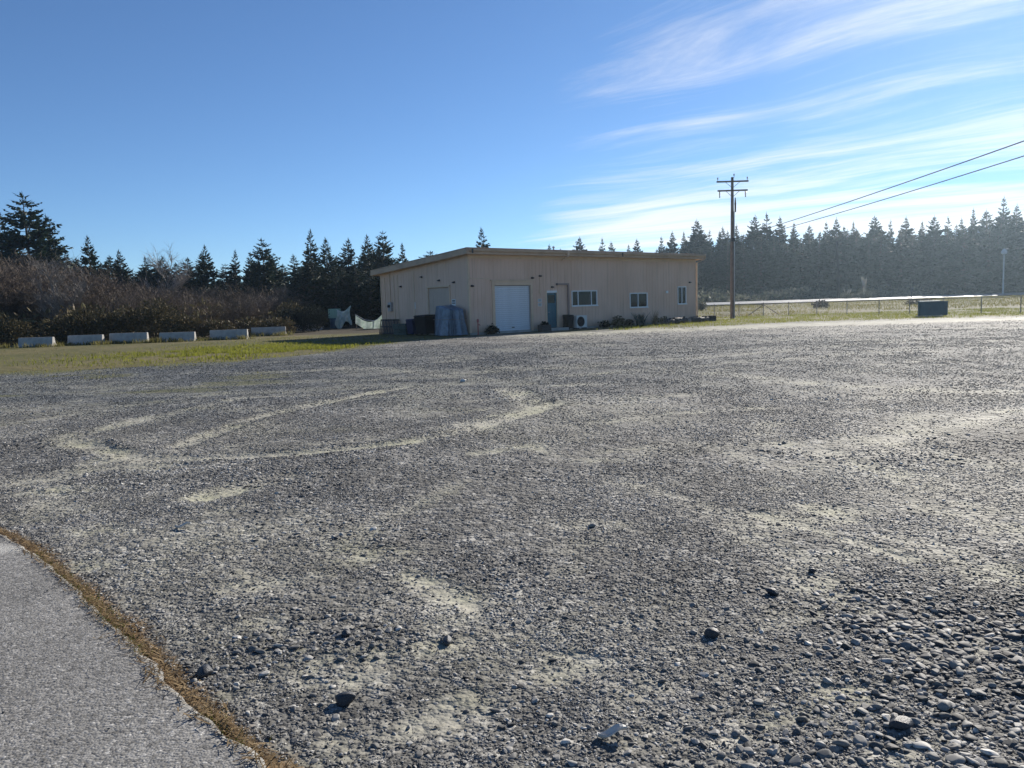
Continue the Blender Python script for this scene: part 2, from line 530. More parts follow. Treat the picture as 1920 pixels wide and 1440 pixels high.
def gravel_mat():
    """loose grey gravel; 'dirt' = pale compacted wheel tracks, 'grassy' = soil and grass at the lot's edge, 'litter' = brown needles"""
    m, n, o = new_mat('gravel_ground')
    geo = nd(n, 'ShaderNodeNewGeometry')
    P = geo.outputs['Position']
    ad = nd(n, 'ShaderNodeAttribute', attribute_name='dirt').outputs['Fac']
    ag = nd(n, 'ShaderNodeAttribute', attribute_name='grassy').outputs['Fac']
    al = nd(n, 'ShaderNodeAttribute', attribute_name='litter').outputs['Fac']
    v1 = nd(n, 'ShaderNodeTexVoronoi', {'Vector': P, 'Scale': 55.0, 'Randomness': 1.0}, feature='F1')
    v2 = nd(n, 'ShaderNodeTexVoronoi', {'Vector': P, 'Scale': 22.0, 'Randomness': 1.0}, feature='F1')
    v3 = nd(n, 'ShaderNodeTexVoronoi', {'Vector': P, 'Scale': 9.0, 'Randomness': 1.0}, feature='F1')
    s1 = nd(n, 'ShaderNodeSeparateColor', {0: v1.outputs['Color']}).outputs[0]
    s2 = nd(n, 'ShaderNodeSeparateColor', {0: v2.outputs['Color']}).outputs[0]
    s3 = nd(n, 'ShaderNodeSeparateColor', {0: v3.outputs['Color']}).outputs[1]
    mid = nd(n, 'ShaderNodeTexNoise', {'Vector': P, 'Scale': 3.5, 'Detail': 5.0, 'Roughness': 0.65}).outputs[0]
    v4 = nd(n, 'ShaderNodeTexVoronoi', {'Vector': P, 'Scale': 3.6, 'Randomness': 1.0}, feature='F1')
    s4 = nd(n, 'ShaderNodeSeparateColor', {0: v4.outputs['Color']}).outputs[1]
    k = mth(n, 'ADD', mth(n, 'MULTIPLY', s1, 0.3), mth(n, 'ADD', mth(n, 'MULTIPLY', s2, 0.32), mth(n, 'ADD', mth(n, 'MULTIPLY', s3, 0.22), mth(n, 'MULTIPLY', s4, 0.16))))
    grain = ramp(n, k, [(0.22, (0.035, 0.035, 0.034)), (0.45, (0.11, 0.107, 0.1)), (0.62, (0.2, 0.194, 0.18)), (0.8, (0.46, 0.45, 0.42))])
    fines = ramp(n, mid, [(0.3, (0.105, 0.102, 0.094)), (0.7, (0.185, 0.179, 0.163))])
    c = mixc(n, 0.3, grain, fines)
    c = mixc(n, 1.0, c, zone_tone(n, P), 'MULTIPLY')
    dirt_glare = ramp(n, mid, [(0.3, (0.27, 0.262, 0.205)), (0.5, (0.38, 0.36, 0.29)), (0.72, (0.42, 0.41, 0.32))])
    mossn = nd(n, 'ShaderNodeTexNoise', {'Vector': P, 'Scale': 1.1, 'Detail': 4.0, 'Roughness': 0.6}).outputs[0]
    dirt_glare = mixc(n, ramp(n, mossn, [(0.44, 0.0), (0.62, 0.6)]), dirt_glare, (0.35, 0.345, 0.21))
    dirt_glare = mixc(n, mth(n, 'MULTIPLY', s1, 0.35), dirt_glare, (0.2, 0.2, 0.19))
    c = mixc(n, ad, c, dirt_glare)
    grassc = ramp(n, mth(n, 'ADD', mth(n, 'MULTIPLY', mid, 0.7), mth(n, 'MULTIPLY', s2, 0.3)),
                  [(0.3, (0.05, 0.058, 0.018)), (0.5, (0.1, 0.105, 0.035)), (0.7, (0.16, 0.135, 0.07))])
    c = mixc(n, ag, c, grassc)
    litc = ramp(n, s1, [(0.1, (0.075, 0.045, 0.02)), (0.9, (0.24, 0.15, 0.07))])
    c = mixc(n, al, c, litc)
    h = mth(n, 'ADD', mth(n, 'MULTIPLY', mth(n, 'SUBTRACT', 1.0, v1.outputs['Distance']), 0.25),
            mth(n, 'ADD', mth(n, 'MULTIPLY', mth(n, 'SUBTRACT', 1.0, v2.outputs['Distance']), 0.6),
                mth(n, 'MULTIPLY', mth(n, 'SUBTRACT', 1.0, v3.outputs['Distance']), 0.7)))
    h = mth(n, 'MULTIPLY', h, mth(n, 'SUBTRACT', 1.0, mth(n, 'MULTIPLY', ad, 0.75)))
    bp = nd(n, 'ShaderNodeBump', {'Height': h, 'Strength': 1.0, 'Distance': 0.035})
    b = nd(n, 'ShaderNodeBsdfPrincipled', {'Base Color': c, 'Roughness': 0.82, 'Specular IOR Level': 0.22, 'Normal': bp.outputs[0]})
    n.links.new(b.outputs[0], o.inputs[0])
    return m


def field_mat():
    m, n, o = new_mat('field_ground')
    geo = nd(n, 'ShaderNodeNewGeometry')
    P = geo.outputs['Position']
    a = nd(n, 'ShaderNodeTexNoise', {'Vector': P, 'Scale': 0.12, 'Detail': 6.0, 'Roughness': 0.6}).outputs[0]
    b_ = nd(n, 'ShaderNodeTexNoise', {'Vector': P, 'Scale': 2.2, 'Detail': 6.0, 'Roughness': 0.7}).outputs[0]
    ab = nd(n, 'ShaderNodeAttribute', attribute_name='brown').outputs['Fac']
    g1 = ramp(n, b_, [(0.3, (0.04, 0.046, 0.014)), (0.5, (0.085, 0.085, 0.03)), (0.72, (0.16, 0.135, 0.06))])
    g2 = ramp(n, b_, [(0.3, (0.1, 0.08, 0.04)), (0.7, (0.2, 0.165, 0.085))])
    g3 = ramp(n, b_, [(0.3, (0.03, 0.025, 0.016)), (0.7, (0.07, 0.055, 0.035))])
    c = mixc(n, ramp(n, a, [(0.42, 0.0), (0.62, 0.8)]), g1, g2)
    c = mixc(n, ab, c, g3)
    bp = nd(n, 'ShaderNodeBump', {'Height': b_, 'Strength': 0.8, 'Distance': 0.08})
    b = nd(n, 'ShaderNodeBsdfPrincipled', {'Base Color': c, 'Roughness': 0.9, 'Specular IOR Level': 0.15, 'Normal': bp.outputs[0]})
    n.links.new(b.outputs[0], o.inputs[0])
    return m


def asphalt_mat(name, base, rough=0.7, scale=95.0):
    m, n, o = new_mat(name)
    geo = nd(n, 'ShaderNodeNewGeometry')
    P = geo.outputs['Position']
    v = nd(n, 'ShaderNodeTexVoronoi', {'Vector': P, 'Scale': scale}, feature='F1')
    s = nd(n, 'ShaderNodeSeparateColor', {0: v.outputs['Color']}).outputs[0]
    v2 = nd(n, 'ShaderNodeTexVoronoi', {'Vector': P, 'Scale': scale * 0.55}, feature='F1')
    s2 = nd(n, 'ShaderNodeSeparateColor', {0: v2.outputs['Color']}).outputs[1]
    nz = nd(n, 'ShaderNodeTexNoise', {'Vector': P, 'Scale': 1.3, 'Detail': 6.0, 'Roughness': 0.6}).outputs[0]
    k = mth(n, 'ADD', mth(n, 'MULTIPLY', s, 0.55), mth(n, 'MULTIPLY', s2, 0.45))
    c = ramp(n, k, [(0.1, tuple(x * 0.5 for x in base)), (0.5, base), (0.85, tuple(x * 1.45 for x in base)), (0.97, tuple(x * 2.2 for x in base))])
    c = mixc(n, 1.0, c, ramp(n, nz, [(0.3, 0.82), (0.7, 1.2)]), 'MULTIPLY')
    aw = nd(n, 'ShaderNodeAttribute', attribute_name='worn').outputs['Fac']
    c = mixc(n, aw, c, (0.42, 0.41, 0.38))
    h = mth(n, 'ADD', mth(n, 'SUBTRACT', 1.0, v.outputs['Distance']), mth(n, 'SUBTRACT', 1.0, v2.outputs['Distance']))
    bp = nd(n, 'ShaderNodeBump', {'Height': h, 'Strength': 0.7, 'Distance': 0.0045})
    b = nd(n, 'ShaderNodeBsdfPrincipled', {'Base Color': c, 'Roughness': rough, 'Specular IOR Level': 0.2 if rough > 0.6 else 0.4, 'Normal': bp.outputs[0]})
    n.links.new(b.outputs[0], o.inputs[0])
    return m


def stone_mat():
    m, n, o = new_mat('pebble_stone')
    oi = nd(n, 'ShaderNodeObjectInfo')
    t = nd(n, 'ShaderNodeTexCoord')
    c = ramp(n, oi.outputs['Random'], [(0.0, (0.055, 0.054, 0.052)), (0.3, (0.125, 0.122, 0.114)), (0.65, (0.215, 0.208, 0.192)),
                                       (0.9, (0.34, 0.327, 0.3)), (1.0, (0.58, 0.555, 0.5))])
    nz = nd(n, 'ShaderNodeTexNoise', {'Vector': t.outputs['Object'], 'Scale': 3.0, 'Detail': 5.0, 'Roughness': 0.65})
    c = mixc(n, 1.0, c, ramp(n, nz.outputs[0], [(0.3, 0.75), (0.7, 1.25)]), 'MULTIPLY')
    geo = nd(n, 'ShaderNodeNewGeometry')
    c = mixc(n, 1.0, c, zone_tone(n, geo.outputs['Position']), 'MULTIPLY')
    b = nd(n, 'ShaderNodeBsdfPrincipled', {'Base Color': c, 'Roughness': 0.72, 'Specular IOR Level': 0.35})
    n.links.new(b.outputs[0], o.inputs[0])
    return m


M['gravel'] = gravel_mat()
M['field'] = field_mat()
M['asphalt'] = asphalt_mat('asphalt', (0.185, 0.18, 0.17), 0.9)
M['highway'] = asphalt_mat('highway_asphalt', (0.2, 0.2, 0.2), 0.42, 30.0)
M['stone'] = stone_mat()
M['greystone'] = plain('grey_stone', (0.2, 0.195, 0.18), 0.7, var=0.25, scale=9, bump=0.2, bscale=20)
M['darkstone'] = plain('dark_basalt', (0.028, 0.031, 0.037), 0.5, var=0.3, scale=9, bump=0.3, bscale=20)
M['palestone'] = plain('pale_stone', (0.5, 0.49, 0.46), 0.6, var=0.15, scale=9, bump=0.2, bscale=20)

# ------------------------------------------------------------------ terrain
ROAD_N = (-0.336, 0.942)


def gz(x, y):
    """height of the natural ground: flat near by, rising a little towards the highway"""
    q = np.asarray(ROAD_N[0] * np.asarray(x, float) + ROAD_N[1] * np.asarray(y, float))
    return np.interp(q, [60, 101.5, 113.5, 126, 2000], [0, 0.60, 0.93, 1.2, 1.6])


def yb(x):
    """far edge of the gravel lot"""
    x = np.asarray(x, float)
    b = np.interp(x, [-60, -16, -12.2, -9.7, -7.9, -7.0, -5.0, -2.4, 1.0, 4.0, 11.8, 19, 26, 32, 60],
                  [22.5, 23.6, 24.6, 26.0, 28.5, 33.0, 39.5, 43.6, 46.2, 46.9, 47.3, 50.5, 49.5, 48.2, 43.5])
    return b + (fbm(x * 0.7, x * 0 + 3.3, 5) - 0.5) * 2.2


def grassy(x, y):
    d = y - yb(x)
    g = sstep(-2.4, 1.6, d + (fbm(x * 0.9, y * 0.9, 11) - 0.5) * 6.0 + (fbm(x * 3.0, y * 3.0, 13) - 0.5) * 2.0)
    # thin grass creeping into the left of the lot
    p = sstep(0.56, 0.72, fbm(x * 0.45 + 7, y * 0.9, 23)) * sstep(13.5, 17, y) * sstep(-3.5, -6.5, x) * sstep(27, 22, y)
    return np.clip(np.maximum(g, 0.65 * p), 0, 1)


# pale, compacted wheel tracks, and last a painted glare strip: (polyline, half width, strength)
TRACKS_AND_GLARE = [
    ([(-5.67, 9.95), (-4.87, 9.15), (-4.06, 8.62), (-3.16, 8.58), (-2.23, 8.71), (-1.3, 9.1), (-0.57, 9.82), (0.14, 11.12), (0.86, 12.5)], 0.13, 1.0),
    ([(-0.57, 9.9), (0.14, 11.3), (0.5, 12.2)], 0.28, 0.8),
    ([(0.0, 14.78), (0.25, 13.4), (0.42, 12.27)], 0.22, 0.85),
    ([(-4.15, 9.49), (-3.96, 11.74), (-3.11, 13.89), (-2.11, 15.91)], 0.13, 0.75),
    ([(-2.7, 6.63), (-2.5, 7.0), (-2.2, 7.4)], 0.14, 0.9),
    ([(-5.0, 9.2), (-5.6, 9.7), (-6.09, 10.44), (-5.82, 11.86), (-5.18, 14.85), (-3.31, 14.9)], 0.16, 0.6),
    ([(-4.73, 7.42), (-4.61, 8.14)], 0.16, 0.5),
    ([(-4.3, 8.8), (-3.9, 8.2)], 0.22, 0.7),
    ([(-0.99, 9.91), (-0.25, 11.21), (0.31, 11.66)], 0.1, 0.7),
    ([(-0.38, 8.34), (0.22, 8.73), (0.5, 7.9)], 0.1, 0.65),
    ([(1.78, 5.67), (2.0, 5.29), (2.37, 4.56)], 0.07, 0.9),
    ([(2.3, 5.75), (2.6, 5.6)], 0.14, 0.75),
    ([(1.66, 4.38), (1.72, 4.0), (1.79, 3.74)], 0.12, 0.55),
    ([(3.45, 7.71), (4.4, 8.7), (5.49, 9.94)], 0.3, 0.5),
    ([(3.2, 8.2), (4.1, 7.6), (4.6, 6.8)], 0.25, 0.45),
    ([(-4.37, 7.15), (-4.0, 6.6), (-3.84, 6.33)], 0.17, 0.55),
    ([(-1.1, 4.9), (-0.95, 4.88)], 0.07, 0.8),
    ([(-0.62, 4.5), (-0.45, 4.25), (-0.3, 4.0), (-0.25, 3.88)], 0.1, 0.9),
    ([(0.2, 3.32), (0.31, 3.2)], 0.06, 0.75),
    ([(-4.84, 21.84), (-0.77, 18.62), (-0.13, 19.99)], 0.35, 0.4),
    ([(3.38, 6.51), (3.36, 5.7), (3.35, 4.95)], 0.25, 0.5),
    ([(2.06, 3.3), (2.16, 3.17)], 0.06, 0.75),
    ([(-0.36, 2.88), (-0.21, 3.0), (-0.2, 3.1)], 0.05, 0.55),
    ([(-1.23, 3.59), (-1.0, 3.3), (-0.8, 3.35)], 0.1, 0.5),
    ([(-3.2, 5.75), (-2.6, 5.2)], 0.18, 0.5),
    ([(-1.9, 4.75), (-1.4, 4.5)], 0.08, 0.55),
    ([(0.42, 2.98), (0.5, 2.9)], 0.05, 0.6),
    ([(-14, 20), (-8, 17.5), (-2, 18), (6, 22), (14, 27)], 0.3, 0.35),
    ([(-12, 18), (-7, 15.8), (-1, 16.2), (7, 20), (16, 25)], 0.3, 0.3),
    ([(3.45, 7.71), (5.05, 9.13), (6.97, 10.38)], 0.22, 0.7),
    ([(2.99, 8.25), (3.48, 6.71), (4.02, 5.96)], 0.16, 0.6),
    ([(0.82, 9.99), (2.21, 10.93), (3.66, 11.17)], 0.14, 0.55),
    ([(-7.90, 11.74), (-7.33, 13.79), (-6.03, 16.02)], 0.2, 0.5),
    ([(-5.34, 7.86), (-4.67, 8.15), (-3.86, 8.25)], 0.12, 0.55),
    ([(4.44, 16.74), (6.01, 13.46), (8.07, 12.03)], 0.3, 0.5),
    ([(1.04, 6.84), (1.54, 5.69), (1.69, 4.47)], 0.12, 0.45),
    ([(-0.43, 7.05), (-1.08, 5.70), (-1.21, 4.55)], 0.1, 0.4),
    ([(2.45, 5.05), (2.71, 4.57), (2.79, 4.11)], 0.12, 0.55),
    ([(-7.95, 21.22), (-3.86, 21.46), (-0.23, 16.45)], 0.25, 0.45),
    ([(-4.09, 12.68), (-2.58, 14.16), (-0.61, 14.49)], 0.12, 0.55),
    ([(0.78, 8.15), (2.03, 8.58), (2.66, 7.06)], 0.1, 0.45),
    ([(3, 42), (9, 43.5), (16, 44.5), (26, 44), (42, 40)], 2.6, 0.85),  # sun glare on the far gravel, painted in as a pale strip
]


_pr = np.random.default_rng(99)
PATCH = []
for _ in range(100):
    _y = 2.4 + 16 * _pr.uniform() ** 1.6
    _x = _pr.uniform(-0.75, 0.75) * _y
    PATCH.append((_x, _y, _pr.uniform(0.05, 0.2) * (0.7 + _y * 0.1), _pr.uniform(0.8, 3.2), _pr.normal(0.6, 0.5), _pr.uniform(0.25, 0.75)))


MOSS = [(-4.37, 7.15), (-3.84, 6.33), (-4.49, 8.7), (-3.12, 5.64), (-2.79, 4.89), (-2.53, 5.32), (-1.58, 4.4), (-1.2, 3.65), (-1.01, 3.35), (-1.35, 3.78), (-0.97, 4.88), (-0.46, 4.22), (-0.29, 3.91), (0.25, 3.32), (-0.27, 2.9), (-0.81, 2.64), (0.49, 3.02), (2.4, 5.52), (1.9, 5.43), (2.07, 3.27), (-5.82, 11.86), (-4.89, 7.67), (-0.76, 3.34)]
for _x, _y in MOSS:
    PATCH.append((_x, _y, 0.1 + 0.03 * _y * _pr.uniform(0.6, 1.2), _pr.uniform(1.0, 1.8), _pr.normal(0.6, 0.5), _pr.uniform(0.6, 0.9)))


def dirt(x, y):  # compacted dirt, plus the glare strip painted across the far lot
    d = np.zeros(np.shape(x))
    wob = (fbm(x * 2.2, y * 2.2, 31) - 0.5) * 0.34 + (fbm(x * 9, y * 9, 33, 3) - 0.5) * 0.12
    brk = 0.55 * fbm(x * 3.1, y * 3.1, 41) + 0.45 * fbm(x * 12, y * 12, 43, 3)
    soft = sstep(0.3, 0.62, brk)
    for pts, w, s in TRACKS_AND_GLARE:
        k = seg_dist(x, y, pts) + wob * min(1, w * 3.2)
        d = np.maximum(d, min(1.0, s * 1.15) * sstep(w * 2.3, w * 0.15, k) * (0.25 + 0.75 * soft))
    for cx, cy, r, el, an, s in PATCH:
        m = (np.abs(x - cx) < r * el * 2.2) & (np.abs(y - cy) < r * el * 2.2)
        if not np.any(m):
            continue
        dx, dy = x[m] - cx, y[m] - cy
        u, v = dx * math.cos(an) + dy * math.sin(an), -dx * math.sin(an) + dy * math.cos(an)
        k = np.hypot(u / el, v) / r + wob[m] * 2.2
        d[m] = np.maximum(d[m], s * sstep(1.35, 0.1, k) * (0.2 + 0.8 * soft[m]))
    d = np.maximum(d, 0.26 * sstep(0.52, 0.78, fbm(x * 0.55 + 3, y * 0.55, 57)))
    return np.clip(d, 0, 1)


def rut(x, y):
    """stone pushed up along the main wheel tracks"""
    z = np.zeros(np.shape(x))
    for pts, w, s in TRACKS_AND_GLARE[:6]:
        k = seg_dist(x, y, pts)
        z += 0.02 * s * sstep(w * 0.9, w * 1.6, k) * sstep(w * 3.6, w * 1.9, k)
    return z


EDGE = [(-9.3, 10.3), (-6.0, 7.4), (-4.65, 6.28), (-3.91, 5.68), (-3.57, 5.4), (-3.22, 5.06), (-2.91, 4.72), (-2.59, 4.39), (-2.22, 3.97), (-1.91, 3.63), (-1.7, 3.4), (-1.53, 3.19), (-1.36, 3.02), (-1.19, 2.85), (-1.08, 2.74), (-0.97, 2.63), (-0.92, 2.58),
        (-0.75, 2.35), (-0.2, 1.6), (0.6, 0.3), (1.6, -1.5), (3.5, -5.0)]


def litter_w(y):
    return np.interp(y, [2.4, 3.5, 5.2, 6.5, 9], [0.075, 0.075, 0.065, 0.04, 0.012])


def edge_side(x, y):
    """>0 on the gravel side of the asphalt edge, <0 on the asphalt (signed distance)"""
    best = np.full(np.shape(x), 1e9)
    sg = np.zeros(np.shape(x))
    for (ax, ay), (bx, by) in zip(EDGE[:-1], EDGE[1:]):
        dx, dy = bx - ax, by - ay
        L = dx * dx + dy * dy
        t = np.clip(((x - ax) * dx + (y - ay) * dy) / L, 0, 1)
        d = np.hypot(x - ax - t * dx, y - ay - t * dy)
        cr = dx * (y - ay) - dy * (x - ax)
        m = d < best
        sg = np.where(m, np.sign(cr), sg)
        best = np.minimum(best, d)
    return best * sg


def lot_z(x, y):
    u = (fbm(x * 0.5, y * 0.5, 71) - 0.5) * 0.05 + (fbm(x * 2.0, y * 2.0, 73, 3) - 0.5) * 0.022
    return u + rut(x, y) - 0.014 * dirt(x, y) - 0.06 * sstep(0.5, 2.2, y - yb(x))


def grid(xs, ys):
    X, Y = np.meshgrid(xs, ys)
    nx, ny = len(xs), len(ys)
    i = np.arange(nx * ny).reshape(ny, nx)
    F = np.stack([i[:-1, :-1], i[:-1, 1:], i[1:, 1:], i[1:, :-1]], -1).reshape(-1, 4)
    return X.ravel(), Y.ravel(), F


# the natural ground reaches to the horizon
gx = np.concatenate([-np.geomspace(60, 2500, 22)[::-1], np.arange(-57, 58, 3.0), np.arange(61, 250, 4.0), np.geomspace(255, 2500, 14)])
gy = np.concatenate([-np.geomspace(12, 300, 8)[::-1], np.arange(-10, 200, 2.5), np.geomspace(205, 3000, 20)])
X, Y, F = grid(gx, gy)
Z = gz(X, Y) - 0.1 * sstep(2.0, -1.5, Y - np.interp(X, [-60, -16, -7, -2.4, 11.8, 60], [22.5, 23.6, 33, 43.6, 47, 43.5]))
Z = Z - 0.02
brown = sstep(54, 58, Y) * sstep(-6, -9, X) + sstep(118, 124, ROAD_N[0] * X + ROAD_N[1] * Y)
ground = link('ground', np_mesh('ground', np.stack([X, Y, Z], -1), F, M['field'], True, {'brown': np.clip(brown, 0, 1)}))
tag(ground, kind='structure')

# the gravel lot
ly = np.concatenate([np.arange(-5, 2, 0.35), np.arange(2, 8, 0.05), np.arange(8, 20, 0.11), np.arange(20, 54, 0.32)])
lx = np.concatenate([np.arange(-48, -13, 0.6), np.arange(-13, -5, 0.16), np.arange(-5, 5, 0.06), np.arange(5, 13, 0.16), np.arange(13, 52, 0.6)])
X, Y, F = grid(lx, ly)
keep = (Y < yb(X) + 2.4)
F = F[keep[F].all(1)]
es = edge_side(X, Y)
lit = sstep(litter_w(Y) * 1.25, litter_w(Y) * 0.5, np.abs(es - 0.02) + (fbm(X * 6, Y * 6, 91) - 0.5) * 0.16) * (es > -0.3)
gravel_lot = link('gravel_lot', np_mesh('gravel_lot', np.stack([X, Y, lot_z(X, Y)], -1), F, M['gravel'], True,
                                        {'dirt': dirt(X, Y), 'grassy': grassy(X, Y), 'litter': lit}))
tag(gravel_lot, kind='structure')

# asphalt apron in the near left corner
E = np.array(EDGE, float)
sd = np.concatenate([[0], np.cumsum(np.hypot(*np.diff(E, axis=0).T))])
ss = np.arange(0, sd[-1], 0.04)
ex, ey = np.interp(ss, sd, E[:, 0]), np.interp(ss, sd, E[:, 1])
tx, ty = np.gradient(ex), np.gradient(ey)
tl = np.hypot(tx, ty)
nx_, ny_ = ty / tl, -tx / tl                      # towards the asphalt (left and near)
k = np.ones(25) / 25
nx_ = np.convolve(np.pad(nx_, 12, 'edge'), k, 'valid')
ny_ = np.convolve(np.pad(ny_, 12, 'edge'), k, 'valid')
sgn = np.sign(np.mean(edge_side(ex + nx_ * 0.3, ey + ny_ * 0.3)))
nx_, ny_ = -sgn * nx_, -sgn * ny_
offs = np.array([-0.0, 0.004, 0.03, 0.07, 0.14, 0.3, 0.6, 1.2, 2.4, 5.0, 9.0])
zo = np.array([-0.05, 0.018, 0.03, 0.034, 0.036, 0.036, 0.038, 0.04, 0.042, 0.045, 0.05])
jit = (fbm(ss * 6, ss * 0, 101, 4) - 0.5) * 0.06 + (fbm(ss * 1.3, ss * 0, 105, 3) - 0.5) * 0.03
VV, WW = [], []
for o_, z_ in zip(offs, zo):
    jj = jit * max(0, 1 - o_ / 1.5)
    xx, yy = ex + nx_ * (o_ + jj), ey + ny_ * (o_ + jj)
    VV.append(np.stack([xx, yy, z_ + (fbm(xx * 3, yy * 3, 111) - 0.5) * 0.006], -1))
    WW.append(sstep(0.26, 0.05, np.hypot((xx + 3.65) * 0.55, (yy - 5.2) * 1.6)) * sstep(0.2, 0.5, fbm(xx * 9, yy * 9, 115)) * 0.8
              + 0.25 * sstep(0.06, 0.0, o_ + xx * 0))
m_ = len(ss)
idx = np.arange(m_ * len(offs)).reshape(len(offs), m_)
F = np.stack([idx[:-1, :-1], idx[:-1, 1:], idx[1:, 1:], idx[1:, :-1]], -1).reshape(-1, 4)
asphalt = link('asphalt_apron', np_mesh('asphalt_apron', np.concatenate(VV), F, M['asphalt'], False, {'worn': np.concatenate(WW)}))
tag(asphalt, kind='structure')

# the highway beyond the field, lying on the gentle rise
hd = Vector((0.942, 0.336, 0))
hn = Vector((ROAD_N[0], ROAD_N[1], 0))
hv, hf = [], []
offr = [101.0, 102.2, 107.4, 107.6, 112.6, 114.0]
for i, s in enumerate(np.arange(-60, 321, 10.0)):
    for q in offr:
        p = hd * float(s) + hn * q
        hv.append((p.x, p.y, float(gz(p.x, p.y)) + 0.2))
for i in range(38):
    for j in range(len(offr) - 1):
        a = i * 6 + j
        hf.append((a, a + 6, a + 7, a + 1))
road = link('highway', np_mesh('highway', hv, np.array(hf), M['highway'], False, {'worn': np.zeros(len(hv))}))
tag(road, kind='structure')
for q0, nm in ((102.4, 'edge_line'), (112.2, 'edge_line')):
    v_, f_ = [], []
    for i, s in enumerate(np.arange(-60, 321, 10.0)):
        for q in (q0, q0 + 0.15):
            p = hd * float(s) + hn * q
            v_.append((p.x, p.y, float(gz(p.x, p.y)) + 0.206))
        if i:
            f_.append((2 * i - 2, 2 * i, 2 * i + 1, 2 * i - 1))
    link(nm, np_mesh(nm, v_, np.array(f_), M['white'], False), road)

# ------------------------------------------------------------------ loose gravel
rng = np.random.default_rng(7)


def pebble_mesh(name, seed, flat=0.55, mat=None, sub=2, chip=False):
    r = random.Random(seed)
    bm = bmesh.new()
    bmesh.ops.create_icosphere(bm, subdivisions=sub, radius=0.5)
    cuts = [Vector((r.gauss(0, 1), r.gauss(0, 1), r.gauss(0, 1))).normalized() for _ in range(11 if chip else 8)]
    dep = [r.uniform(0.2, 0.4) if chip else r.uniform(0.27, 0.45) for _ in cuts]
    sx, sy = r.uniform(0.75, 1.05), r.uniform(0.55, 0.85)
    for v in bm.verts:
        p = v.co.copy()
        for c, d in zip(cuts, dep):
            e = p.dot(c) - d
            if e > 0:
                p -= c * e * (0.97 if chip else 0.85)
        v.co = Vector((p.x * sx * 1.3, p.y * sy * 1.3, p.z * flat * 1.2))
    me = bpy.data.meshes.new(name)
    bm.to_mesh(me)
    bm.free()
    me.polygons.foreach_set('use_smooth', np.full(len(me.polygons), not chip))
    me.materials.append(mat or M['stone'])
    return me


PEB = [pebble_mesh('pebble', 100 + i, 0.34 + 0.05 * (i % 5), sub=3 if i % 2 else 2, chip=i % 2 == 0) for i in range(12)]
PEBS = [pebble_mesh('grit', 200 + i, 0.42 + 0.06 * (i % 4), sub=2, chip=True) for i in range(8)]


def coarse(x, y):
    """where the stones are coarse: the near right of the lot, and in scattered heaps"""
    a = sstep(-0.4, 1.6, x - 0.25 * (y - 2.5)) * sstep(4.2, 2.6, y)
    b = sstep(0.5, 0.72, fbm(x * 1.1 + 9, y * 1.1, 121))
    return np.clip(0.75 * a + 0.55 * b + 0.12, 0, 1)


def scatter(n_per_m2, y0, y1, half=0.95, wmin=2.6):
    """uniform points in the strip of ground y0..y1"""
    hw = max(wmin, half * y1 + 0.6)
    n = int(n_per_m2 * (y1 - y0) * 2 * hw)
    x = rng.uniform(-hw, hw, n)
    y = rng.uniform(y0, y1, n)
    k = np.abs(x) < half * y + 0.8
    return x[k], y[k]


layers = []


def layer(dens, y0, y1, s0, s1, use_coarse, big, half=0.95):
    x, y = scatter(dens, y0, y1, half)
    di = dirt(x, y)
    pr = 1 - 0.9 * di
    if use_coarse:
        co = coarse(x, y)
        pr = (1 - di * (0.95 - 0.6 * co)) * (0.08 + 0.92 * co ** 1.4)
    else:
        pr = pr * (0.22 + 0.78 * sstep(0.36, 0.6, 0.55 * fbm(x * 1.7, y * 1.7, 131) + 0.45 * fbm(x * 0.5, y * 0.5, 133)))
    pr = pr * (1 - grassy(x, y))
    es = edge_side(x, y)
    pr = np.where(es < litter_w(y) * 0.6, 0.0, pr)
    k = rng.uniform(0, 1, len(x)) < pr
    x, y = x[k], y[k]
    s = s0 * (s1 / s0) ** (rng.uniform(0, 1, len(x)) ** 1.8)
    if use_coarse:
        s = s * (0.62 + 0.5 * coarse(x, y))
    layers.append((x, y, s, np.full(len(x), 1.0 if big else 0.0)))


layer(1700, 1.6, 4.2, 0.017, 0.056, True, True)
layer(520, 4.2, 8, 0.02, 0.052, True, True)
layer(90, 8, 16, 0.028, 0.06, True, True, 0.8)
layer(5200, 1.6, 4.0, 0.008, 0.02, False, False)
layer(2600, 4.0, 7.0, 0.011, 0.024, False, False)
layer(1150, 7.0, 12.0, 0.016, 0.03, False, False, 0.8)
layer(430, 12.0, 20.0, 0.024, 0.04, False, False, 0.75)
layer(230, 20.0, 27.0, 0.033, 0.05, False, False, 0.72)
layer(100, 27.0, 34.0, 0.036, 0.055, False, False, 0.7)
layer(40, 34.0, 42.0, 0.04, 0.06, False, False, 0.7)
layer(9000, 1.7, 3.6, 0.004, 0.009, False, False, 0.85)
_n = 420
_s = rng.uniform(3, sd[-1] - 5, _n)
_o = np.abs(rng.normal(0, 0.55, _n)) + 0.05
_ax = np.interp(_s, sd, E[:, 0]) + np.interp(_s, ss, nx_) * _o
_ay = np.interp(_s, sd, E[:, 1]) + np.interp(_s, ss, ny_) * _o
layers.append((_ax, _ay, 0.004 * 4.5 ** (rng.uniform(0, 1, _n) ** 2.2), np.zeros(_n)))
gxp = np.concatenate([l[0] for l in layers])
gyp = np.concatenate([l[1] for l in layers])
gsz = np.concatenate([l[2] for l in layers])
gbig = np.concatenate([l[3] for l in layers])
# the 260 stones that show largest are single stones, the rest stays loose gravel
app = gsz / np.hypot(gyp, 1.6) * (np.abs(gxp) < 0.64 * gyp + 0.1) * (gyp > 2.45)
order = np.argsort(-app)
single = order[:260]
rest = np.setdiff1d(np.arange(len(gxp)), single)


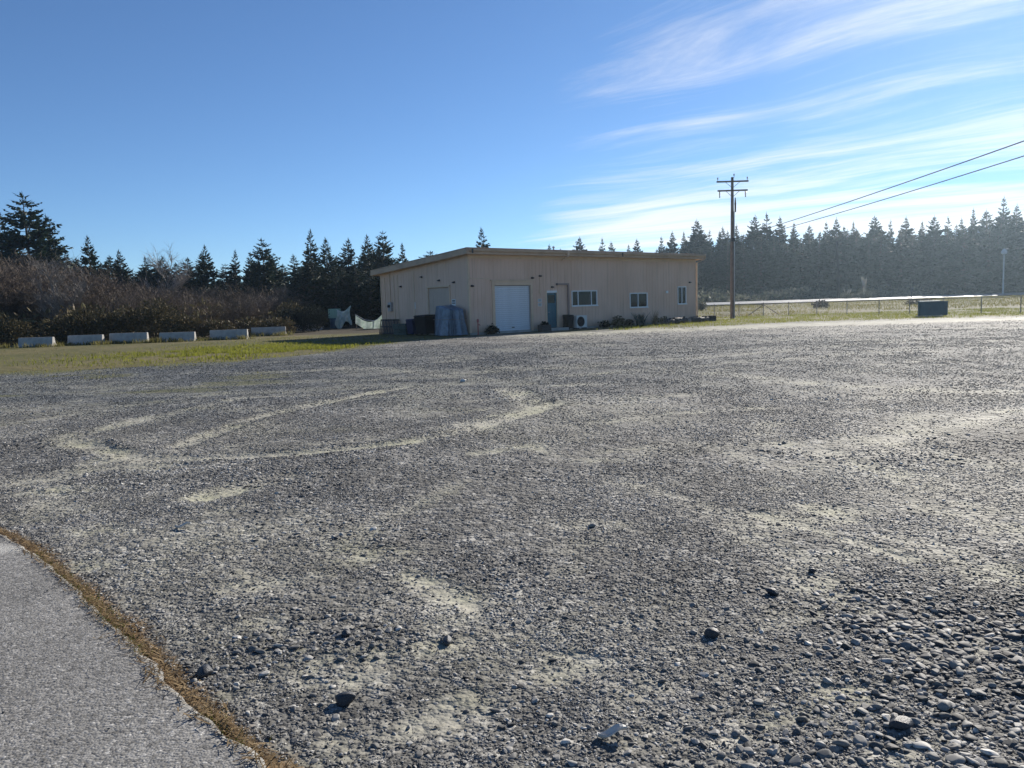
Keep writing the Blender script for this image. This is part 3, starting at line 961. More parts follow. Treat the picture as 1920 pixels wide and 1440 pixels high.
def rotset(n):
    return np.stack([rng.normal(0, 0.22, n), rng.normal(0, 0.22, n), rng.uniform(0, 2 * PI, n)], -1)


gzp = lot_z(gxp, gyp) + gsz * rng.uniform(-0.04, 0.14, len(gxp))
gzp = np.where(edge_side(gxp, gyp) < -0.03, 0.04 + gsz * 0.1, gzp)
grot = rotset(len(gxp))
for i in single:
    s = float(gsz[i])
    link('stone', PEB[int(rng.integers(12))], gravel_lot, (float(gxp[i]), float(gyp[i]), float(gzp[i])), tuple(map(float, grot[i])), s)


def instancer(name, protos, ids):
    col = bpy.data.collections.new(name + '_shapes')
    for p in protos:
        col.objects.link(bpy.data.objects.new('pebble_shape', p))
    me = bpy.data.meshes.new(name)
    n = len(ids)
    me.vertices.add(n)
    me.vertices.foreach_set('co', np.stack([gxp[ids], gyp[ids], gzp[ids]], -1).astype(np.float32).ravel())
    a = me.attributes.new('size', 'FLOAT', 'POINT')
    a.data.foreach_set('value', gsz[ids].astype(np.float32))
    a = me.attributes.new('turn', 'FLOAT_VECTOR', 'POINT')
    a.data.foreach_set('vector', grot[ids].astype(np.float32).ravel())
    a = me.attributes.new('pick', 'INT', 'POINT')
    a.data.foreach_set('value', rng.integers(0, len(protos), n).astype(np.int32))
    o = link(name, me)
    ng = bpy.data.node_groups.new(name + '_nodes', 'GeometryNodeTree')
    ng.interface.new_socket('Geometry', in_out='INPUT', socket_type='NodeSocketGeometry')
    ng.interface.new_socket('Geometry', in_out='OUTPUT', socket_type='NodeSocketGeometry')
    gi = ng.nodes.new('NodeGroupInput')
    go = ng.nodes.new('NodeGroupOutput')
    ip = ng.nodes.new('GeometryNodeInstanceOnPoints')
    ci = ng.nodes.new('GeometryNodeCollectionInfo')
    ci.inputs['Collection'].default_value = col
    ci.inputs['Separate Children'].default_value = True
    ci.inputs['Reset Children'].default_value = True

    def attr(nm, typ):
        q = ng.nodes.new('GeometryNodeInputNamedAttribute')
        q.data_type = typ
        q.inputs['Name'].default_value = nm
        return q.outputs['Attribute']
    e2r = ng.nodes.new('FunctionNodeEulerToRotation')
    ng.links.new(attr('turn', 'FLOAT_VECTOR'), e2r.inputs[0])
    ng.links.new(gi.outputs[0], ip.inputs['Points'])
    ng.links.new(ci.outputs[0], ip.inputs['Instance'])
    ip.inputs['Pick Instance'].default_value = True
    ng.links.new(attr('pick', 'INT'), ip.inputs['Instance Index'])
    ng.links.new(e2r.outputs[0], ip.inputs['Rotation'])
    ng.links.new(attr('size', 'FLOAT'), ip.inputs['Scale'])
    ng.links.new(ip.outputs[0], go.inputs[0])
    md = o.modifiers.new('scatter', 'NODES')
    md.node_group = ng
    return o


tag(instancer('gravel', PEB, rest[gbig[rest] > 0.5]), 'loose grey river gravel and pebbles strewn over the lot', 'gravel', kind='stuff')
tag(instancer('grit', PEBS, rest[gbig[rest] < 0.5]), 'fine grey grit between the pebbles of the lot', 'grit', kind='stuff')

# single rocks and scraps that stand out
ROCKS = [
    ((-0.73, 3.03), 0.09, 'darkstone', 0.55, 'largest black rock, lying on the gravel nearest the bottom edge left of centre'),
    ((-1.41, 3.29), 0.072, 'darkstone', 0.58, 'dark rock close beside the brown edge of the asphalt'),
    ((1.37, 4.02), 0.064, 'darkstone', 0.58, 'round dark blue-black stone alone on the gravel, right of centre'),
    ((0.91, 3.51), 0.07, 'darkstone', 0.6, 'flat dark stone casting a broad shadow, right of the bottom centre'),
    ((1.71, 4.33), 0.047, 'darkstone', 0.58, 'small dark stone at the rim of a pale dusty patch on the right'),
    ((1.39, 2.68), 0.072, 'darkstone', 0.58, 'dark blue stone among the coarse pebbles at the bottom right'),
    ((-0.35, 3.56), 0.060, 'darkstone', 0.58, 'small blue-black stone below the pale patch in the middle foreground'),
    ((-0.86, 3.65), 0.051, 'darkstone', 0.58, 'small dark stone above the largest black rock'),
    ((1.62, 2.8), 0.075, 'greystone', 0.42, 'broad grey pebble among the coarse stones at the bottom right'),
    ((0.55, 5.45), 0.06, 'greystone', 0.5, 'grey lone pebble in the middle of the lot'),
    ((-1.06, 16.6), 0.15, 'palestone', 0.45, 'small white chunk of debris far out on the lot before the building'),
]
for i, (p, s, mk, fl, lab) in enumerate(ROCKS):
    o = link('rock', pebble_mesh('rock', 900 + i, fl, M[mk], 3))
    o.location = (p[0], p[1], float(lot_z(np.array([p[0]]), np.array([p[1]]))[0]) + s * fl * 0.38)
    o.rotation_euler = (0.1, -0.08, i * 1.3)
    o.scale = (s, s, s)
    tag(o, lab, 'rock')


def scrap(loc, w, d, rz, label):
    n = 10
    v, f = [], []
    for j in range(5):
        for i in range(n):
            a, b = i / (n - 1) - 0.5, j / 4 - 0.5
            v.append((a * w, b * d * (1 - 0.5 * abs(a)), 0.012 + 0.014 * math.sin(a * 5 + b) + 0.006 * math.sin(b * 9)))
    for j in range(4):
        for i in range(n - 1):
            q = j * n + i
            f.append((q, q + 1, q + n + 1, q + n))
    m = len(v)
    v += [(x, y, z - 0.006) for x, y, z in v]
    f += [tuple(m + i for i in reversed(g)) for g in f]
    rim = [i for i in range(n)] + [r * n + n - 1 for r in range(1, 5)] + [4 * n + i for i in range(n - 2, -1, -1)] + [r * n for r in range(3, 0, -1)]
    for a, b in zip(rim, rim[1:] + rim[:1]):
        f.append((a, a + m, b + m, b))
    me = bpy.data.meshes.new('scrap')
    me.from_pydata(v, [], f)
    me.materials.append(M['palestone'])
    o = link('scrap', me, None, (loc[0], loc[1], float(lot_z(np.array([loc[0]]), np.array([loc[1]]))[0]) + 0.02), (0, 0, rz))
    return tag(o, label, 'scrap')


scrap((0.33, 2.71), 0.11, 0.04, 0.1, 'curved white shell-like scrap among pebbles at the bottom centre')
scrap((-2.51, 5.67), 0.12, 0.035, 0.0, 'thin white scrap lying on the gravel near the asphalt corner')

# ------------------------------------------------------------------ grass and litter


def blades(n, pos, h, w, lean, seed, segs=2):
    """n tapered bent blades; pos (n,3), h (n,), w (n,)"""
    r = np.random.default_rng(seed)
    a = r.uniform(0, 2 * PI, n)
    la = r.uniform(0, 2 * PI, n)
    lm = lean * r.uniform(0.3, 1.3, n) * h
    side = np.stack([np.cos(a), np.sin(a), np.zeros(n)], -1) * w[:, None]
    off = np.stack([np.cos(la), np.sin(la), np.zeros(n)], -1) * lm[:, None]
    up = np.zeros((n, 3))
    up[:, 2] = h
    v0 = pos - side
    v1 = pos + side
    m = pos + up * 0.6 + off * 0.4
    v2 = m - side * 0.7
    v3 = m + side * 0.7
    v4 = pos + up * np.where(lm[:, None] > h[:, None] * 0.9, 0.55, 1.0) + off
    V = np.stack([v0, v1, v3, v2, v4], 1).reshape(-1, 3)
    b = np.arange(n)[:, None] * 5
    return V, [b + np.array([[0, 1, 2, 3]]), b + np.array([[3, 2, 4]])]


def grass_patch(name, label, n, sampler, hr, mat, seed, w=0.012, lean=0.5, clump=None):
    r = np.random.default_rng(seed)
    x, y, dens = sampler(r, n)
    k = r.uniform(0, 1, len(x)) < dens
    x, y = x[k], y[k]
    z = np.where(y < yb(x) + 2.2, np.maximum(lot_z(x, y), gz(x, y) - 0.12), gz(x, y) - 0.02)
    h = r.uniform(hr[0], hr[1], len(x)) * (0.45 + 1.1 * fbm(x * 0.8, y * 0.8, seed))
    V, Fs = blades(len(x), np.stack([x, y, z - 0.01], -1), h, np.full(len(x), w) * r.uniform(0.6, 1.4, len(x)), lean, seed + 1)
    o = link(name, np_mesh(name, V, Fs, mat, False))
    return tag(o, label, 'grass', kind='stuff')


def left_verge(r, n):
    x = r.uniform(-34, -3.5, n)
    y = r.uniform(20, 54, n)
    d = grassy(x, y) * sstep(0.4, 0.62, 0.6 * fbm(x * 0.5, y * 0.5, 151) + 0.4 * fbm(x * 1.6, y * 1.6, 153)) * (1 - sstep(50, 54, y))
    t = 0.12 + 0.88 * sstep(-21, -12, x)
    inb = (x > -4.5) & (y > 42)
    return x, y, np.where(inb, 0, d * t)


def left_mound(r, n):
    x = r.normal(-11.5, 3.3, n)
    y = r.normal(34.5, 3.4, n)
    return x, y, sstep(0.36, 0.56, fbm(x * 0.9, y * 0.9, 161)) * sstep(0, 2.5, y - yb(x))


def right_verge(r, n):
    x = r.uniform(5, 48, n)
    y = r.uniform(43, 74, n)
    d = grassy(x, y) * sstep(0.3, 0.55, fbm(x * 0.5, y * 0.5, 171)) * (y < 71)
    u = (x + 2.34) * 0.777 + (y - 45.04) * 0.629
    v = -(x + 2.34) * 0.629 + (y - 45.04) * 0.777
    inside = (u > 0) & (u < 21.1) & (v > 0) & (v < 11)
    return x, y, np.where(inside, 0, d)


grass_patch('grass', 'short olive grass along the left edge of the lot', 40000, left_verge, (0.03, 0.085), M['dry_grass'], 301, 0.012)
grass_patch('grass', 'tall bright green grass tufts left of the building', 24000, left_mound, (0.04, 0.15), M['grass'], 311, 0.013, 0.6)
grass_patch('grass', 'sunlit green grass strip between the lot and the wire fence', 52000, right_verge, (0.05, 0.17), M['grass'], 321, 0.014)


def barrier_foot(r, n):
    k = r.integers(0, 6, n)
    c = np.array([(-29.8, 48.5), (-27.3, 49.6), (-24.8, 50.15), (-21.7, 50.3), (-18.75, 51.4), (-17.85, 57.0)])[k]
    x = c[:, 0] + r.uniform(-1.9, 1.9, n)
    y = c[:, 1] - np.abs(r.normal(0.35, 0.35, n)) - 0.2
    return x, y, sstep(0.35, 0.6, fbm(x * 1.3, y * 1.3, 211))


grass_patch('grass', 'weedy grass tufts at the feet of the concrete barriers', 4200, barrier_foot, (0.12, 0.36), M['dry_grass'], 341, 0.016, 0.6)


def field_s(r, n):
    x = r.uniform(8, 130, n)
    q = r.uniform(58, 101, n)
    y = (q - ROAD_N[0] * x) / ROAD_N[1]
    return x, y, sstep(0.25, 0.6, fbm(x * 0.2, y * 0.2, 181))


grass_patch('grass', 'dry olive meadow grass beyond the wire fence', 34000, field_s, (0.12, 0.32), M['dry_grass'], 331, 0.035)

# dead needles and moss along the asphalt edge
n = 9000
s_ = rng.uniform(2.5, sd[-1] - 5, n)
bx_, by_ = np.interp(s_, sd, E[:, 0]), np.interp(s_, sd, E[:, 1])
wi = litter_w(by_)
of = rng.normal(0.25, 0.5, n) * wi * (0.2 + 1.6 * fbm(s_ * 3.5, s_ * 0, 191))
nxx, nyy = np.interp(s_, ss, nx_), np.interp(s_, ss, ny_)
lxp, lyp = bx_ - nxx * of, by_ - nyy * of
ln = rng.uniform(0.006, 0.03, n)
an = rng.uniform(0, 2 * PI, n)
dr = np.stack([np.cos(an), np.sin(an), rng.normal(0.12, 0.3, n)], -1) * ln[:, None]
sdv_ = np.stack([-np.sin(an), np.cos(an), np.zeros(n)], -1) * rng.uniform(0.001, 0.0032, n)[:, None]
zb = np.maximum(lot_z(lxp, lyp), np.where(of < 0.02, 0.036, -1)) + rng.uniform(0.002, 0.02, n)
c0 = np.stack([lxp, lyp, zb], -1)
V = np.stack([c0 - dr - sdv_, c0 - dr + sdv_, c0 + dr + sdv_, c0 + dr - sdv_], 1).reshape(-1, 3)
tag(link('pine_litter', np_mesh('pine_litter', V, np.arange(n * 4).reshape(-1, 4), M['litter'])),
    'brown dead needles and grass lining the asphalt edge', 'needle litter', kind='stuff')
n = 2600
s_ = rng.uniform(4, sd[-1] - 6, n)
k = vnoise(s_ * 1.8, s_ * 0, 201) > 0.42
s_ = s_[k]
n = len(s_)
bx_, by_ = np.interp(s_, sd, E[:, 0]), np.interp(s_, sd, E[:, 1])
of = rng.normal(0.08, 0.35, n) * litter_w(by_)
lxp, lyp = bx_ - np.interp(s_, ss, nx_) * of, by_ - np.interp(s_, ss, ny_) * of
V, Fs = blades(n, np.stack([lxp, lyp, lot_z(lxp, lyp)], -1), rng.uniform(0.015, 0.05, n), np.full(n, 0.0022), 0.8, 207)
tag(link('edge_grass', np_mesh('edge_grass', V, Fs, M['moss'])), 'short mossy grass sprouting along the asphalt edge', 'grass', kind='stuff')

# ------------------------------------------------------------------ trees
def quads_mesh(name, Q, mat):
    Q = np.asarray(Q, np.float32)
    return np_mesh(name, Q.reshape(-1, 3), np.arange(len(Q) * 4).reshape(-1, 4), mat)


def conifer(seed, H=10.0, R=2.4, base=0.06, levels=26, per=6, taper=0.85, upturn=0.25, gaps=0.1, mat='conifer', spray=1.15, fat=1.15):
    r = random.Random(seed)
    tr = MB()
    bend = (r.uniform(-0.2, 0.2), r.uniform(-0.2, 0.2))

    def axis(t):
        return Vector((bend[0] * t * t, bend[1] * t * t, H * t))
    tr.tube([axis(t) for t in (0, 0.2, 0.45, 0.7, 0.9, 1.0)], [H * 0.017, H * 0.0135, H * 0.01, H * 0.006, H * 0.0028, H * 0.0008], 7)
    Q = []
    lob = [(r.uniform(0, 2 * PI), r.uniform(0.1, 0.3)) for _ in range(3)]
    for li in range(levels):
        t = base + (1 - base) * (li + r.uniform(0, 0.8)) / levels
        if t > 0.985:
            t = 0.985
        Lm = R * max(0.03, (1 - t)) ** taper * (1.0 if t > base + 0.1 else 0.8)
        nb = per if t < 0.8 else max(4, per - 2)
        a0 = r.uniform(0, 2 * PI)
        for b in range(nb):
            if r.random() < gaps:
                continue
            a = a0 + 2 * PI * b / nb + r.uniform(-0.35, 0.35)
            L = Lm * r.uniform(0.65, 1.15)
            for la, ls in lob:
                L *= 1 + ls * math.cos(a - la) * (1 if t < 0.7 else 0.4)
            out = Vector((math.cos(a), math.sin(a), 0))
            sid = Vector((-math.sin(a), math.cos(a), 0))
            rise = upturn * L * (0.4 + 1.5 * t) - 0.12 * L
            droop = 0.28 * L * (1 - t)
            p0 = axis(min(0.985, max(base * 0.6, t + r.uniform(-0.6, 0.6) * (1 - base) / levels * (2.2 if t < 0.9 else 0.6))))

            def bp(s):
                return p0 + out * (L * s) + Vector((0, 0, rise * s - droop * math.sin(s * PI * 0.75) + 0.18 * L * max(0, s - 0.6)))
            if L > 0.5:
                tr.tube([p0, bp(0.5), bp(0.92)], [0.012 + 0.012 * L, 0.008 + 0.007 * L, 0.005], 3, False)
            ns = max(3, int(L * 5.0 * spray) + 2)
            for k in range(ns):
                s = 0.18 + 0.82 * (k + r.random() * 0.6) / ns
                c = bp(min(s, 1.0))
                for sg in (-1, 1):
                    wl = (0.17 + 0.34 * L * (1.05 - s)) * r.uniform(0.7, 1.2)
                    wl = min(wl, 0.8) * fat ** 0.5 * (0.4 + 0.6 * min(1.0, (1 - t) * 4.5))
                    d = (out * r.uniform(0.5, 1.1) + sid * sg * r.uniform(0.4, 1.0) + Vector((0, 0, r.uniform(-0.75, 0.4)))).normalized()
                    wv = d.cross(Vector((r.uniform(-1, 1), r.uniform(-1, 1), r.uniform(-0.5, 1)))).normalized() * (0.05 + 0.045 * r.random() + 0.03 * wl) * fat * (0.5 + 0.5 * min(1.0, (1 - t) * 4.5))
                    e = c + d * wl
                    m = c + d * wl * 0.45
                    Q.append((c, m + wv, e, m - wv))
            e = bp(1.0)
            d = (bp(1.0) - bp(0.8)).normalized()
            wv = d.cross(Vector((0, 0, 1))).normalized() * 0.05
            Q.append((bp(0.85), e + wv, e + d * 0.22, e - wv))
    # leader
    tip = axis(1.0)
    Q.append((tip - Vector((0, 0, 0.3)), tip + Vector((0.035, 0, 0.0)), tip + Vector((0, 0, H * 0.035)), tip - Vector((0.035, 0, 0.0))))
    Q.append((tip - Vector((0, 0, 0.3)), tip + Vector((0, 0.035, 0.0)), tip + Vector((0, 0, H * 0.03)), tip - Vector((0, 0.035, 0.0))))
    for k in range(10):
        c = axis(0.95 + 0.005 * k)
        a = r.uniform(0, 2 * PI)
        d = Vector((math.cos(a) * 0.5, math.sin(a) * 0.5, 0.9)).normalized()
        wv = d.cross(Vector((0.1, 0.3, 0.2))).normalized() * 0.03
        Q.append((c, c + d * 0.12 + wv, c + d * 0.28, c + d * 0.12 - wv))
    return tr.mesh('trunk', M['bark'], True), quads_mesh('crown', Q, M[mat])


def tree_obj(meshes, name, loc, h, H, label, cat, group=None, rz=0.0, sxy=1.0):
    t = empty(name, loc, rz)
    s = h / H
    t.scale = (s * sxy, s * sxy, s)
    link('trunk', meshes[0], t)
    link('crown', meshes[1], t)
    return tag(t, label, cat, group)


CON = [conifer(1, 10, 2.9, 0.03, 34, 8, 0.8, 0.30, 0.06),
       conifer(2, 10, 2.4, 0.03, 34, 8, 0.75, 0.35, 0.08),
       conifer(3, 10, 3.4, 0.03, 32, 9, 0.62, 0.25, 0.06),
       conifer(4, 10, 1.9, 0.06, 32, 7, 0.8, 0.38, 0.16)]
FAR = [conifer(11, 18, 3.6, 0.03, 40, 8, 0.8, 0.3, 0.06, 'conifer_far', 1.05, 2.2),
       conifer(12, 18, 3.0, 0.04, 40, 8, 0.85, 0.35, 0.08, 'conifer_far', 1.05, 2.1),
       conifer(13, 18, 4.4, 0.03, 38, 9, 0.75, 0.28, 0.06, 'conifer_far', 0.95, 2.3),
       conifer(14, 18, 2.8, 0.05, 38, 8, 0.8, 0.4, 0.12, 'conifer_far', 1.05, 2.0)]

# left-hand conifers: x, y, height, shape, width factor, label
LC = [
    (-54.0, 88, 15.2, 2, 1.2, 'tallest, broadest dark spruce, standing behind the thicket at the far left'),
    (-57.6, 89, 13.6, 1, 1.2, 'dark spruce just left of the broadest spruce, cut by the left picture edge'),
    (-52.0, 89, 12.8, 1, 1.1, 'dark spruce leaning out to the right of the broadest spruce'),
    (-50.6, 87, 9.6, 0, 0.9, 'lower spruce spreading at the right foot of the broadest spruce'),
    (-47.4, 88.5, 10.4, 0, 1.0, 'pointed single spruce right of the broad spruce group at the far left'),
    (-45.2, 91, 9.0, 1, 1.0, 'small slim spruce to the right of the pointed single spruce'),
    (-42.9, 92, 8.2, 3, 1.0, 'very small thin spruce left of the bare tall tree'),
    (-36.8, 93, 8.6, 1, 1.1, 'low dark spruce just right of the bare tall tree'),
    (-34.4, 89, 9.1, 0, 1.0, 'pointed spruce midway between the bare tall tree and the building'),
    (-32.0, 91, 8.6, 3, 1.1, 'thin spruce with sparse boughs right of the midway pointed spruce'),
    (-29.8, 90, 8.2, 1, 1.0, 'short spruce at the left flank of the dense broad spruce'),
    (-27.8, 88.5, 9.6, 2, 1.05, 'dense broad conical spruce above the dark round bush'),
    (-22.6, 89, 10.5, 3, 1.25, 'tall open-topped spruce left of the building group, first of its row'),
    (-20.8, 90, 9.6, 1, 1.1, 'second spruce of the row left of the building'),
    (-18.6, 90, 9.5, 1, 1.25, 'third spruce of the row left of the building'),
    (-16.2, 91, 9.9, 0, 1.1, 'fourth spruce of the row left of the building'),
    (-14.2, 89, 10.1, 2, 0.9, 'spruce nearest the roof at the building\'s left end'),
    (-12.6, 93, 9.0, 3, 1.2, 'low spruce half hidden by the left end of the roof'),
    (-3.2, 104, 11.5, 3, 1.3, 'single spruce tip rising above the roof over the roller door'),
]
for i, (x, y, h, k, w, lab) in enumerate(LC):
    tree_obj(CON[k], 'spruce_tree', (x, y, float(gz(x, y)) - 0.1), h, 10.0, lab, 'tree', 'conifers behind the thicket', i * 1.7, w)

# background fill of the left wood
for i in range(46):
    x = -62 + i * 1.25 + rng.uniform(-0.6, 0.6)
    y = 96 + rng.uniform(-3, 10)
    h = rng.uniform(6.2, 8.6) * (1.1 if x < -44 else 1.0)
    tree_obj(CON[int(rng.integers(4))], 'spruce_tree', (x, y, float(gz(x, y)) - 0.1), h, 10.0,
             'small dark conifer in the low evergreen line behind the thicket', 'tree', 'low evergreen line behind the thicket', i * 0.9, rng.uniform(1.4, 2.1))

for i in range(22):
    x = -21.5 + i * 0.62 + rng.uniform(-0.4, 0.4)
    y = 76 + rng.uniform(-3, 6)
    h = rng.uniform(4.6, 6.6)
    tree_obj(CON[int(rng.integers(4))], 'spruce_tree', (x, y, float(gz(x, y)) - 0.1), h, 10.0,
             'young dense evergreen in the dark stand behind the white netting', 'tree', 'young evergreens behind the netting', i * 0.7, 1.7)

# right-hand wood beyond the highway: skyline trees (x at y=170, top height above lot) then filler rows
SKY = [(9.1, 14.6), (11.5, 13.7), (15.6, 16.0), (20.8, 15.6), (22.6, 14.8), (26.3, 14.0), (28.3, 15.2), (33.5, 15.5), (35.9, 16.6), (38.5, 16.4), (41.3, 18.9),
       (44, 16.6), (47, 17.2), (50, 17.6), (53.9, 19.5), (56.8, 19.8), (59.4, 19.0), (62.4, 17.6), (66, 17.0), (69.4, 17.5), (71.7, 18.4), (75.5, 17.4),
       (80, 18.5), (83.5, 17.6), (87, 18.1), (90.5, 17.1), (93, 18.2), (96.3, 17.9), (99, 17.5), (101.5, 19.4), (104.6, 19.0), (107.9, 21.6), (111, 20.0), (114.5, 20.5), (119, 19.8), (125, 20.5), (132, 19.5)]
for i, (x, top) in enumerate(SKY):
    y = 170.0 + rng.uniform(-2.5, 2.5)
    x = x * y / 170
    z = float(gz(x, y)) - 0.2
    tree_obj(FAR[i % 4], 'spruce_tree', (x, y, z), (top - 1.6) * y / 170 + 1.6 - z, 18.0,
             'tall hazy conifer on the skyline of the wood beyond the highway', 'tree', 'skyline conifers of the wood beyond the highway', i * 2.1,
             1.05 + 0.5 * rng.random())
for i in range(174):
    x = 2 + i * 0.85 + rng.uniform(-0.7, 0.7)
    y = (163 + rng.uniform(-4, 4), 168 + rng.uniform(-3, 3), 180 + rng.uniform(-4, 8))[i % 3]
    cap = np.interp(x * 170 / y, [5, 30, 45, 100, 110, 150], [13.0, 14.2, 17.2, 17.4, 19.4, 19.8]) * (0.82 + 0.2 * fbm(np.array(x * 0.15), np.array(1.0), 271))
    z = float(gz(x, y)) - 0.2
    tree_obj(FAR[int(rng.integers(4))], 'spruce_tree', (x, y, z), float((cap * rng.uniform(0.84, 1.0) - 1.6) * y / 170 + 1.6 - z), 18.0,
             'shadowed conifer within the dense wood beyond the highway', 'tree', 'inner conifers of the wood beyond the highway', i * 1.3, rng.uniform(1.5, 2.1))


# bare deciduous shrubs and trees
def bare(seed, H, stems, spread, depth, kids, mat, r0=0.05, name='branches', curl=0.25):
    r = random.Random(seed)
    segs = []

    def grow(p, d, L, rad_, lev):
        n = 3
        q = p
        for k in range(n):
            d = (d + Vector((r.gauss(0, curl), r.gauss(0, curl), r.gauss(0.06, curl * 0.6)))).normalized()
            e = q + d * (L / n)
            segs.append((q, e, rad_ * (1 - 0.25 * k), rad_ * (1 - 0.25 * (k + 1)), lev))
            if lev < depth:
                for _ in range(kids if k else kids - 1):
                    dd = (d + Vector((r.gauss(0, 0.75), r.gauss(0, 0.75), r.gauss(0.25, 0.4)))).normalized()
                    grow(q.lerp(e, r.uniform(0.3, 1)), dd, L * r.uniform(0.4, 0.62), rad_ * 0.5, lev + 1)
            q = e
    for s in range(stems):
        a = r.uniform(0, 2 * PI)
        m = r.uniform(0, spread)
        base = Vector((math.cos(a) * m * 0.5, math.sin(a) * m * 0.5, 0)) * (1 if stems > 1 else 0)
        d = Vector((math.cos(a) * m * 0.6, math.sin(a) * m * 0.6, 1)).normalized()
        grow(base, d, H * r.uniform(0.62, 0.85), r0 * r.uniform(0.7, 1.1), 0)
    zs = sorted(b.z for a, b, *_ in segs)
    k_ = H / zs[int(len(zs) * 0.985)]
    segs = [(a * k_, b * k_, ra, rb, lev) for a, b, ra, rb, lev in segs]
    V, F = [], []
    for a, b, ra, rb, lev in segs:
        d = (b - a).normalized()
        ref = Vector((0, 0, 1)) if abs(d.z) < 0.9 else Vector((1, 0, 0))
        s = d.cross(ref).normalized()
        t = d.cross(s)
        n0 = len(V)
        rb = max(rb, 0.006)
        ra = max(ra, 0.007)
        for p, q in ((a, ra), (b, rb)):
            for k in range(3):
                an = 2 * PI * k / 3
                V.append(p + (s * math.cos(an) + t * math.sin(an)) * q)
        F += [(n0 + k, n0 + (k + 1) % 3, n0 + 3 + (k + 1) % 3, n0 + 3 + k) for k in range(3)]
    return np_mesh(name, np.array([tuple(v) for v in V]), np.array(F), M[mat])


THICK = [bare(40 + i, 5.0, 7, 1.2, 3, 3, 'twig', 0.035) for i in range(4)]
print('thicket tris', [len(m.polygons) * 2 for m in THICK])
for i in range(120):
    x = rng.uniform(-52, -11)
    y = rng.uniform(58, 84)
    if x > -20.5 or (x > -24 and y < 67):
        continue
    tl_ = np.interp(x * 65 / y, [-44, -38, -33, -27, -22, -16, -10], [6.6, 6.0, 4.2, 3.5, 3.7, 3.4, 3.2])
    h = ((tl_ - 1.6) * y / 65 + 1.6) * rng.uniform(0.72, 1.0)
    o = link('bare_shrub', THICK[i % 4], None, (x, y, float(gz(x, y)) - 0.05), (0, 0, i * 2.4), (h / 5.0 * 1.5, h / 5.0 * 1.5, h / 5.0))
    tag(o, 'leafless grey-brown shrub in the thicket behind the concrete barriers', 'shrub', 'leafless shrubs of the thicket')

bt = bare(77, 9.5, 1, 0.1, 3, 4, 'twig_pale', 0.11, curl=0.14)
o = link('bare_tree', bt, None, (-39.6, 88, 0.2), (0, 0, 0.6), (1.0, 1.0, 0.92))
tag(o, 'tall leafless tree with fine spreading twigs among the conifers on the left', 'tree')
bt2 = bare(78, 6.5, 2, 0.5, 3, 4, 'twig_pale', 0.07, curl=0.16)
o = link('bare_tree', bt2, None, (-34.5, 58.5, 0.0), (0, 0, 0.6), (1, 1, 0.95))
tag(o, 'pale-stemmed leafless tree in front of the brown thicket at the far left', 'tree')


def leaf_cloud(seed, clumps, n, size, mat, name='foliage', flat=0.6, spiky=False):
    """leaves spread through overlapping clumps: list of (x,y,z,rx,ry,rz)"""
    r = np.random.default_rng(seed)
    vol = np.array([c[3] * c[4] * c[5] for c in clumps])
    pick = r.choice(len(clumps), n, p=vol / vol.sum())
    d = r.normal(0, 1, (n, 3))
    d /= np.linalg.norm(d, axis=1)[:, None]
    rr = r.uniform(0, 1, n) ** (1 / 2.2)
    C = np.array(clumps)[pick]
    lump = 0.78 + 0.44 * vnoise(d[:, 0] * 2.5 + pick * 7, d[:, 1] * 2.5 + d[:, 2] * 2.1, seed)
    p = C[:, :3] + d * C[:, 3:] * (rr * lump)[:, None]
    p[:, 2] = np.abs(p[:, 2])
    ax = r.normal(0, 1, (n, 3))
    if spiky:
        ax = ax * 0.6 + d + np.array([0, 0, 0.4])
    ax /= np.linalg.norm(ax, axis=1)[:, None]
    bx = np.cross(ax, r.normal(0, 1, (n, 3)))
    bx /= np.linalg.norm(bx, axis=1)[:, None] + 1e-9
    L = size * r.uniform(0.6, 1.5, n)
    W = L * (0.22 if spiky else 0.45)
    Q = np.stack([p, p + ax * (L * 0.5)[:, None] + bx * W[:, None], p + ax * L[:, None], p + ax * (L * 0.5)[:, None] - bx * W[:, None]], 1)
    return quads_mesh(name, Q, M[mat])


def stems_mesh(seed, h, n, spread, rr=0.02):
    r = random.Random(seed)
    m = MB()
    for _ in range(n):
        a = r.uniform(0, 2 * PI)
        s = r.uniform(0.2, spread)
        m.tube([(0.05 * math.cos(a), 0.05 * math.sin(a), 0), (s * 0.4 * math.cos(a), s * 0.4 * math.sin(a), h * 0.45), (s * math.cos(a), s * math.sin(a), h * 0.9)],
               [rr, rr * 0.7, rr * 0.3], 5)
    return m.mesh('stem', M['bark'])


def bush(name, loc, clumps, n, size, mat, label, cat='bush', group=None, seed=0, spiky=True, h=1.5):
    t = empty(name, loc)
    link('stem', stems_mesh(seed, h * 0.8, 7, h * 0.6, 0.02 + 0.01 * h), t)
    link('foliage', leaf_cloud(seed + 1, clumps, n, size, mat, spiky=spiky), t)
    return tag(t, label, cat, group)


